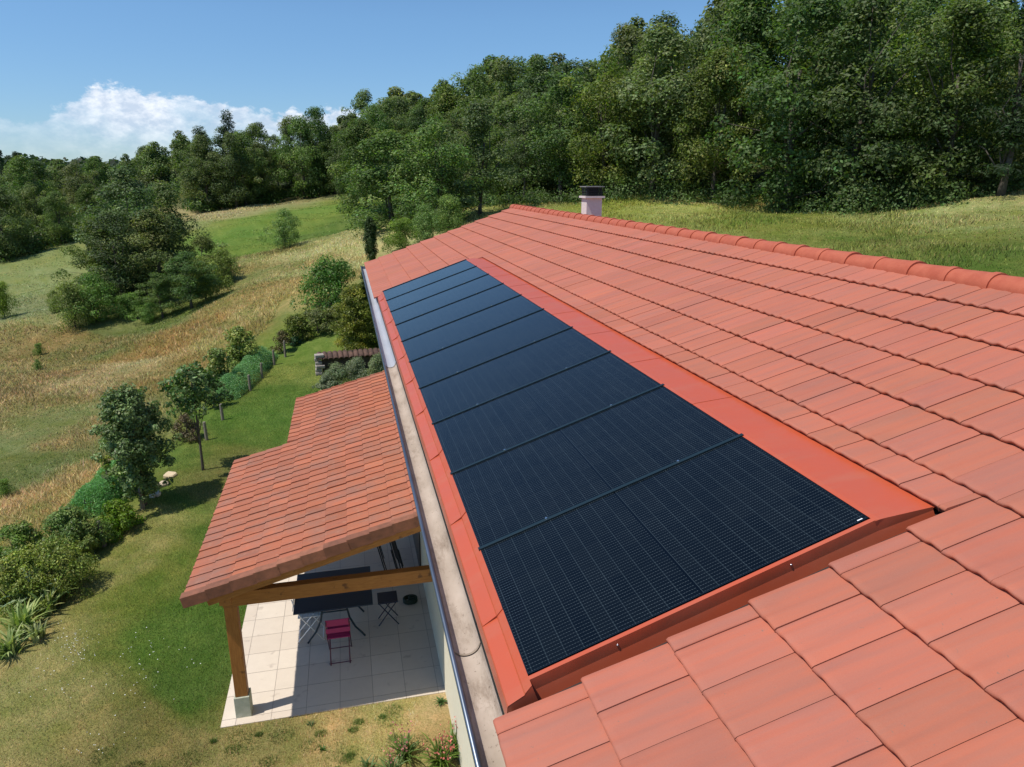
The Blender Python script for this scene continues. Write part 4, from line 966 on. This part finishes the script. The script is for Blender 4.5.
for i, (x, y, top, w) in enumerate(((338, 388, 362, 34), (358, 384, 356, 36), (380, 378, 352, 34), (326, 392, 374, 22))):
    garden_bush('lavender_bush', x, y, top, w, ['grey green lavender bush below the left end of the tiled wall', 'grey green lavender bush in the middle before the tiled wall', 'grey green lavender bush between tiled wall and gutter', 'smallest lavender tuft at the corner by the stones'][i],
                (.15, .21, .14), (.26, .31, .21), .07, 40, 260, seed=130+i, asp=.22)
for i, (x, y, top, w) in enumerate(((452, 705, 690, 16), (250, 722, 718, 6))):
    pass
# feathery crop rows beside the posts
def crop(pxs, wid, hgt, label, seed, n=30000):
    P = [hit(*p) for p in pxs]; A, B = P[0][:2], P[1][:2]; d = B-A; L = np.linalg.norm(d); d /= L; nrm = np.array([d[1], -d[0]])
    rng = np.random.default_rng(seed); u = rng.random(n); v = rng.uniform(-1, 1, n); pr = np.clip(1-np.abs(v)**2.4, 0, 1)**.6*np.clip(np.minimum(u*7, (1-u)*7), 0, 1)**.5
    pr = pr*(.82+.3*vnoise(u*L*2.2+v, v*2+seed, 1.0, seed))
    q = A[None]+d[None]*L*u[:, None]+nrm[None]*(wid/2*v)[:, None]+rng.normal(0, .03, (n, 2)); hh = hgt*pr*(1-rng.random(n)**2.2*.8); z = ground(q[:, 0], q[:, 1])+hh
    nn = rng.normal(size=(n, 3))+np.array([0, 0, .5]); w = rng.random((n, 1))*(.4+.6*vnoise(q[:, 0]*3, q[:, 1]*3, 1.0, 5)[:, None])
    vv, f2, c = leaf_cloud(np.column_stack([q, z]), nn, .055, np.array((.08, .27, .10))*(1-w)+np.array((.24, .50, .19))*w, rng, .22, .2)
    t = empty('crop_row', (0, 0, 0)); tagit(t, label, 'plants', 'feathery crop rows by the posts')
    link(bpy.data.objects.new('foliage', np_mesh('foliage', vv, f2, MT['leaf_g'], c)), t)
    b = MB(); k = 0
    for uu in np.linspace(.05, .95, 10):
        x, y = A+d*L*uu; z0 = gz(x, y); b.tube([(x, y, z0-.05), (x+.02, y, z0+hgt*.7)], .012, 5)
    b.build('stem', MT['bark'], t)
crop([(84, 520), (128, 476)], .95, .62, 'near feathery bright green crop row, beside the dense fruit tree', 1)
crop([(222, 402), (266, 358)], 1.0, .72, 'far feathery bright green crop row, behind the line of posts', 2)
# posts of the garden edge
pn = ['leaning grey post among the hedge bushes, nearest of the row', 'grey wooden post below the dense fruit tree', 'wooden stake just right of the young tree stem', 'short wooden post between the young tree and the far crop row',
      'first wooden post in front of the far crop row', 'middle wooden post in front of the far crop row', 'dark post at the far end of the far crop row', 'farthest wooden post of the row, by the dry shrub']
for i, (bx, by, tx, ty) in enumerate([(105, 546, 98, 521), (143, 509, 139.5, 486), (207, 440, 204, 422), (223, 420, 220.5, 404), (250.5, 391, 248.5, 375), (262, 378, 261, 363), (274.5, 365, 273, 350), (285.5, 357, 284, 341)]):
    p = hit(bx, by); zt = z_at(p[:2], ty)
    d = ray(tx, ty); dd = np.hypot(p[0]-CAM[0], p[1]-CAM[1])/math.hypot(d[0], d[1]); q = CAM+d*dd
    b = MB(); r = .045; vx = Vector(q)-Vector(p); b.tube([(0, 0, -.2), tuple(vx*.5), tuple(vx)], [r*1.05, r, r*.9], 8); b.tube([tuple(vx), tuple(vx*1.02)], [r*.9, r*.3], 8)
    o = b.build('fence_post', MT['post'], None); o.location = tuple(p); tagit(o, pn[i], 'post', 'posts along the garden edge')
# stones
for i, (x, y, w) in enumerate(((170, 476, 13), (164, 485, 11), (156, 495, 12))):
    p = hit(x, y); dist = (p-CAM)@AF; r = w*dist/F/2; me = bpy.data.meshes.new('flat_stone'); rng = np.random.default_rng(i+60)
    n = 14; ang = np.sort(rng.uniform(0, 2*PI, n)); rad = r*rng.uniform(.75, 1.1, n); V = []
    for (s, z) in ((1, -.05), (1.0, .05), (.88, .075)): V += [(rad[k]*s*math.cos(ang[k]), rad[k]*s*1.3*math.sin(ang[k]), z) for k in range(n)]
    Fs = [(a*n+k, a*n+(k+1) % n, (a+1)*n+(k+1) % n, (a+1)*n+k) for a in range(2) for k in range(n)]+[tuple(2*n+k for k in range(n))]
    me.from_pydata(V, [], Fs); me.update(); me.materials.append(noisy('pale_stone%d' % i, ((.55, .42, .26), (.50, .40, .28), (.50, .46, .38))[i], ((.62, .5, .33), (.58, .48, .35), (.58, .54, .46))[i], 12, .9, bumpd=.01))
    o = bpy.data.objects.new('flat_stone', me); link(o); o.location = tuple(p); tagit(o, ['orange tinted flat stone nearest the dense fruit tree shade', 'middle flat stone of three in the lawn edge', 'whitish flat stone nearest the post'][i], 'stone', 'flat stones in the lawn')
# low wall with canal tile coping at the end of the lawn
def tiled_wall():
    A = hit(321, 373); B = hit(392, 364); A, B = A[:2], B[:2]; d = B-A; L = float(np.linalg.norm(d)); ang = math.atan2(d[1], d[0]); z = gz(*A)
    t = empty('garden_wall', (A[0], A[1], z), ang); tagit(t, 'low dark stone wall capped with round clay tiles at the end of the lawn', 'wall')
    b = MB(); b.box(.06, L, -.12, .12, -.3, .56); b.build('stonework', noisy('dark_stone', (.035, .025, .02), (.09, .065, .05), 6, .95, bumpd=.03), t)
    c = MB(); k = 0; x = 0
    while x < L+.3:
        n = 7
        for (yy, zz) in ((-.24, .56), (.24, .70)): pass
        base = len(c.v)
        for (yy, zz) in ((-.26, .54), (.26, .68)):
            c.v += [(x+.085*math.cos(PI*i/n), yy, zz+.07*math.sin(PI*i/n)) for i in range(n+1)]
        for i in range(n): c.f.append((base+i, base+i+1, base+n+2+i, base+n+1+i))
        x += .19
    o = c.build('coping_tile', noisy('dark_canal_tile', (.035, .022, .017), (.15, .08, .055), 5, .9), t, smooth=True, solid=.014)  # coping clay mottled from near black to dull brown
    e = MB(); rng = random.Random(4)
    for k in range(6):
        w = rng.uniform(.11, .17); zz = -.02+k*.13; ox = rng.uniform(-.03, .03); e.box(-.05+ox-w, -.05+ox+w, -.2-w*.8+k*.02, -.2+w*.8+k*.02, zz, zz+.12, Matrix.Rotation(rng.uniform(-.15, .15), 4, 'Z'))
    e.build('end_stones', noisy('end_stone', (.22, .19, .16), (.42, .37, .32), 8, .9), t, bevel=.025)
tiled_wall()
# strap-leaved clumps (iris / yucca) by the hedge and flowering clumps by the wall
def straps(name, px, py, n, L, w, label, c1, c2, seed, spread=.9, cat='plant', flowers=None):
    p = hit(px, py); rng = np.random.default_rng(seed); V = []; Fc = []; Cl = []; c1 = np.array(c1); c2 = np.array(c2); cnt = 0
    for k in range(n):
        a = rng.uniform(0, 2*PI); l = L*rng.uniform(.6, 1.1); sp = rng.random()**.7*spread; b0 = rng.normal(0, .10, 2)*L; m = 6; ww = w*rng.uniform(.7, 1.2)
        tw = rng.uniform(-.6, .6); c = (c1*(1-(q := rng.random()))+c2*q)
        for i in range(m):
            t = i/(m-1); r = l*sp*t**1.5; z = l*(t-.55*sp*t**2.4); wi = ww*(1-t**2.2)*.5+.001
            cx, cy = b0[0]+r*math.cos(a), b0[1]+r*math.sin(a); sx_, sy_ = -math.sin(a+tw)*wi, math.cos(a+tw)*wi
            V += [(cx-sx_, cy-sy_, z), (cx+sx_, cy+sy_, z)]; Cl += [c, c]
            if i: Fc.append((cnt-2, cnt-1, cnt+1, cnt))
            cnt += 2
    t = empty(name, (p[0], p[1], p[2]-.02)); tagit(t, label, cat)
    link(bpy.data.objects.new('leaves', np_mesh('leaves', np.array(V), np.array(Fc), MT['leaf_g'], np.array(Cl))), t)
    if flowers:
        nst, hs, fc = flowers; sm = MB(); P = []; 
        for k in range(nst):
            a = rng.uniform(0, 2*PI); r = rng.uniform(.02, .28)*L*1.6; h = hs*rng.uniform(.7, 1.1); x, y = r*math.cos(a), r*math.sin(a)
            sm.tube([(x*.4, y*.4, 0), (x*.8, y*.8, h*.6), (x, y, h)], .004, 5)
            P.append(np.array([x, y, h])+rng.normal(0, .035, (14, 3))*[1, 1, 1.6])
        sm.build('stem', mat('flower_stalk', (.10, .13, .04), .7), t); P = np.concatenate(P)
        v, f, c = leaf_cloud(P, rng.normal(size=P.shape), .028, np.tile(fc, (len(P), 1)), rng, .8)
        link(bpy.data.objects.new('blossom', np_mesh('blossom', v, f, MT['leaf_g'], c)), t)
    return t
IR = (.17, .27, .07); IR2 = (.45, .5, .18); BLU = (.24, .40, .26)
straps('iris_clump', 36, 606, 80, .85, .075, 'tall blue green strap-leaved clump beside the golden shrub', BLU, IR2, 201)
straps('iris_clump', 50, 612, 50, .6, .07, 'yellow striped strap-leaved clump just right of the tall one', IR, (.34, .34, .12), 202)
straps('iris_clump', 22, 634, 80, .65, .055, 'lower arching strap-leaved clump below the tall one', IR, IR2, 203)
straps('iris_clump', 10, 655, 70, .55, .05, 'bottom strap-leaved clump at the left margin', IR, IR2, 204)
straps('iris_clump', 5, 604, 60, .6, .065, 'strap-leaved clump with yellow tips at the left margin above the arching one', IR, (.34, .34, .12), 205)
straps('iris_clump', 14, 582, 50, .65, .05, 'strap-leaved clump half hidden by the golden shrub at the margin', IR, IR2, 206)
straps('iris_clump', 38, 640, 50, .42, .04, 'short strap-leaved clump nearest the lawn', (.05, .09, .03), IR2, 207)
PK = (.50, .17, .22)
straps('pink_flower_clump', 441, 765, 90, .42, .03, 'pink flowering clump largest, under the gutter at the house wall', (.09, .15, .035), (.17, .24, .05), 211, .9, 'flowers', (9, .42, PK))
straps('pink_flower_clump', 456, 752, 60, .38, .028, 'pink flowering clump touching the cream wall', (.09, .15, .035), (.17, .24, .05), 212, .8, 'flowers', (7, .46, PK))
straps('pink_flower_clump', 405, 758, 60, .36, .03, 'pink flowering clump left of the largest', (.08, .15, .035), (.15, .22, .05), 213, .9, 'flowers', (5, .4, PK))
straps('pink_flower_clump', 392, 775, 40, .34, .03, 'leafy clump with few flowers at the bottom margin', (.08, .15, .035), (.15, .22, .05), 214, .9, 'flowers', (3, .35, PK))
straps('green_tuft', 368, 768, 26, .22, .02, 'flat green tuft in the dry grass at the bottom margin', (.08, .15, .035), (.12, .2, .05), 215, 1.0)
straps('weed_tuft', 441, 703, 60, .13, .02, 'small green weed at the corner of terrace and wall', (.07, .13, .04), (.12, .2, .05), 218, 1.1)
straps('green_tuft', 310, 725, 30, .09, .012, 'green grass tuft at the front edge of the terrace', (.05, .12, .03), (.09, .17, .04), 216, 1.0)
straps('green_tuft', 322, 750, 24, .10, .012, 'green grass tuft in the dry patch below the terrace edge', (.05, .12, .03), (.09, .17, .04), 217, 1.0)
# ------------------------------------------------------------------ light and sky
wd = bpy.data.worlds.new('World'); sc.world = wd; wd.use_nodes = True; t = NT(wd)
SUN = Vector((-.52, -.105, 1)).normalized(); el = math.asin(SUN.z); azm = math.atan2(SUN.x, SUN.y)
bg = [n for n in wd.node_tree.nodes if n.type == 'BACKGROUND'][0]
sky = t.n('ShaderNodeTexSky', sky_type='NISHITA'); sky.sun_disc = False; sky.sun_elevation = el; sky.sun_rotation = azm % (2*PI)
sky.altitude = 300; sky.air_density = 1.0; sky.dust_density = .15; sky.ozone_density = 3.0
tc = t.n('ShaderNodeTexCoord').outputs['Generated']; sp = t.n('ShaderNodeSeparateXYZ'); t.l(tc, sp.inputs[0])
az_ = t.math('MULTIPLY', t.math('ARCTAN2', sp.outputs[0], sp.outputs[1]), 180/PI)
el_ = t.math('MULTIPLY', t.math('ARCSINE', sp.outputs[2]), 180/PI)
def ae(px, py):
    d = ray(px, py); d /= np.linalg.norm(d); return math.degrees(math.atan2(d[0], d[1])), math.degrees(math.asin(d[2]))
def curve(inp, pts, x0, x1, y0, y1):
    fc = t.n('ShaderNodeFloatCurve'); cv = fc.mapping.curves[0]
    q = [((a-x0)/(x1-x0), (b-y0)/(y1-y0)) for a, b in pts]
    cv.points[0].location = q[0]; cv.points[-1].location = q[-1]
    for p in q[1:-1]: cv.points.new(*p)
    fc.mapping.update(); t.l(t.math('DIVIDE', t.math('SUBTRACT', inp, x0), x1-x0, clamp=True), fc.inputs['Value'])
    return t.math('ADD', t.math('MULTIPLY', fc.outputs[0], y1-y0), y0)
tops = [ae(x, y) for x, y in ((-60, 112), (0, 118), (30, 124), (50, 112), (70, 100), (110, 86), (150, 91), (190, 99), (225, 102), (262, 108), (280, 116), (292, 108), (306, 112), (330, 108), (360, 106), (420, 112), (520, 150))]
top = curve(az_, tops, tops[0][0], tops[-1][0], -2, 10)
vz = t.n('ShaderNodeCombineXYZ'); t.l(az_, vz.inputs[0]); t.l(t.math('MULTIPLY', el_, 1.6), vz.inputs[1])
nA = t.noise(vz.outputs[0], .42, 8, .62); nB = t.noise(vz.outputs[0], .25, 7, .6, None, (9, 4, 2)); nC = t.noise(vz.outputs[0], .9, 7, .62, None, (2, 8, 2))
d_ = t.math('ADD', t.math('SUBTRACT', top, el_), t.math('MULTIPLY', t.math('SUBTRACT', nA, .5), 3.6))
edge = t.n('ShaderNodeMapRange', interpolation_type='SMOOTHSTEP'); t.l(d_, edge.inputs[0]); edge.inputs[1].default_value = -.05; edge.inputs[2].default_value = .45
low = t.n('ShaderNodeMapRange', interpolation_type='SMOOTHSTEP'); t.l(t.math('ADD', el_, t.math('MULTIPLY', t.math('SUBTRACT', nB, .5), 5)), low.inputs[0]); low.inputs[1].default_value = .6; low.inputs[2].default_value = 6.2; low.inputs[3].default_value = .18; low.inputs[4].default_value = 1.0
brk = t.n('ShaderNodeMapRange', interpolation_type='SMOOTHSTEP'); t.l(nB, brk.inputs[0]); brk.inputs[1].default_value = .30; brk.inputs[2].default_value = .56; brk.inputs[3].default_value = .40
lft = t.n('ShaderNodeMapRange', interpolation_type='SMOOTHSTEP'); t.l(az_, lft.inputs[0]); a0 = ae(20, 120)[0]; a1 = ae(60, 120)[0]; lft.inputs[1].default_value = a0; lft.inputs[2].default_value = ae(100, 120)[0]; lft.inputs[3].default_value = .45
al = t.math('MULTIPLY', t.math('MULTIPLY', t.math('MULTIPLY', edge.outputs[0], low.outputs[0]), brk.outputs[0]), lft.outputs[0])
# thin veil near the horizon on the left
CLW = 10.5
cc = t.ramp(t.math('ADD', nC, t.math('MULTIPLY', t.math('SUBTRACT', nA, .5), .6)), [(.38, (.54*CLW, .62*CLW, .75*CLW)), (.68, (.93*CLW, .95*CLW, .99*CLW))])
hz = t.n('ShaderNodeMapRange'); t.l(el_, hz.inputs[0]); hz.inputs[1].default_value = 0; hz.inputs[2].default_value = 11
skyc = t.mix(1.0, sky.outputs[0], t.mix(hz.outputs[0], (.60, .76, .98), (.77, .98, 1.13)), 'MULTIPLY')
res = t.mix(t.math('MULTIPLY', al, .92), skyc, cc)
t.l(res, bg.inputs[0]); bg.inputs[1].default_value = .09
sl = bpy.data.lights.new('sun', 'SUN'); sl.energy = 3.8; sl.angle = math.radians(.53); sl.color = (1, .95, .87)
so = bpy.data.objects.new('sun', sl); link(so); so.rotation_euler = (-SUN).to_track_quat('-Z', 'Y').to_euler()
so.location = (-20, -5, 40)
sc.render.engine = 'CYCLES'; sc.cycles.use_denoising = True
sc.cycles.max_bounces = 6; sc.cycles.transparent_max_bounces = 12
sc.view_settings.view_transform = 'Standard'; sc.view_settings.look = 'None'; sc.view_settings.exposure = .35; sc.view_settings.gamma = 1
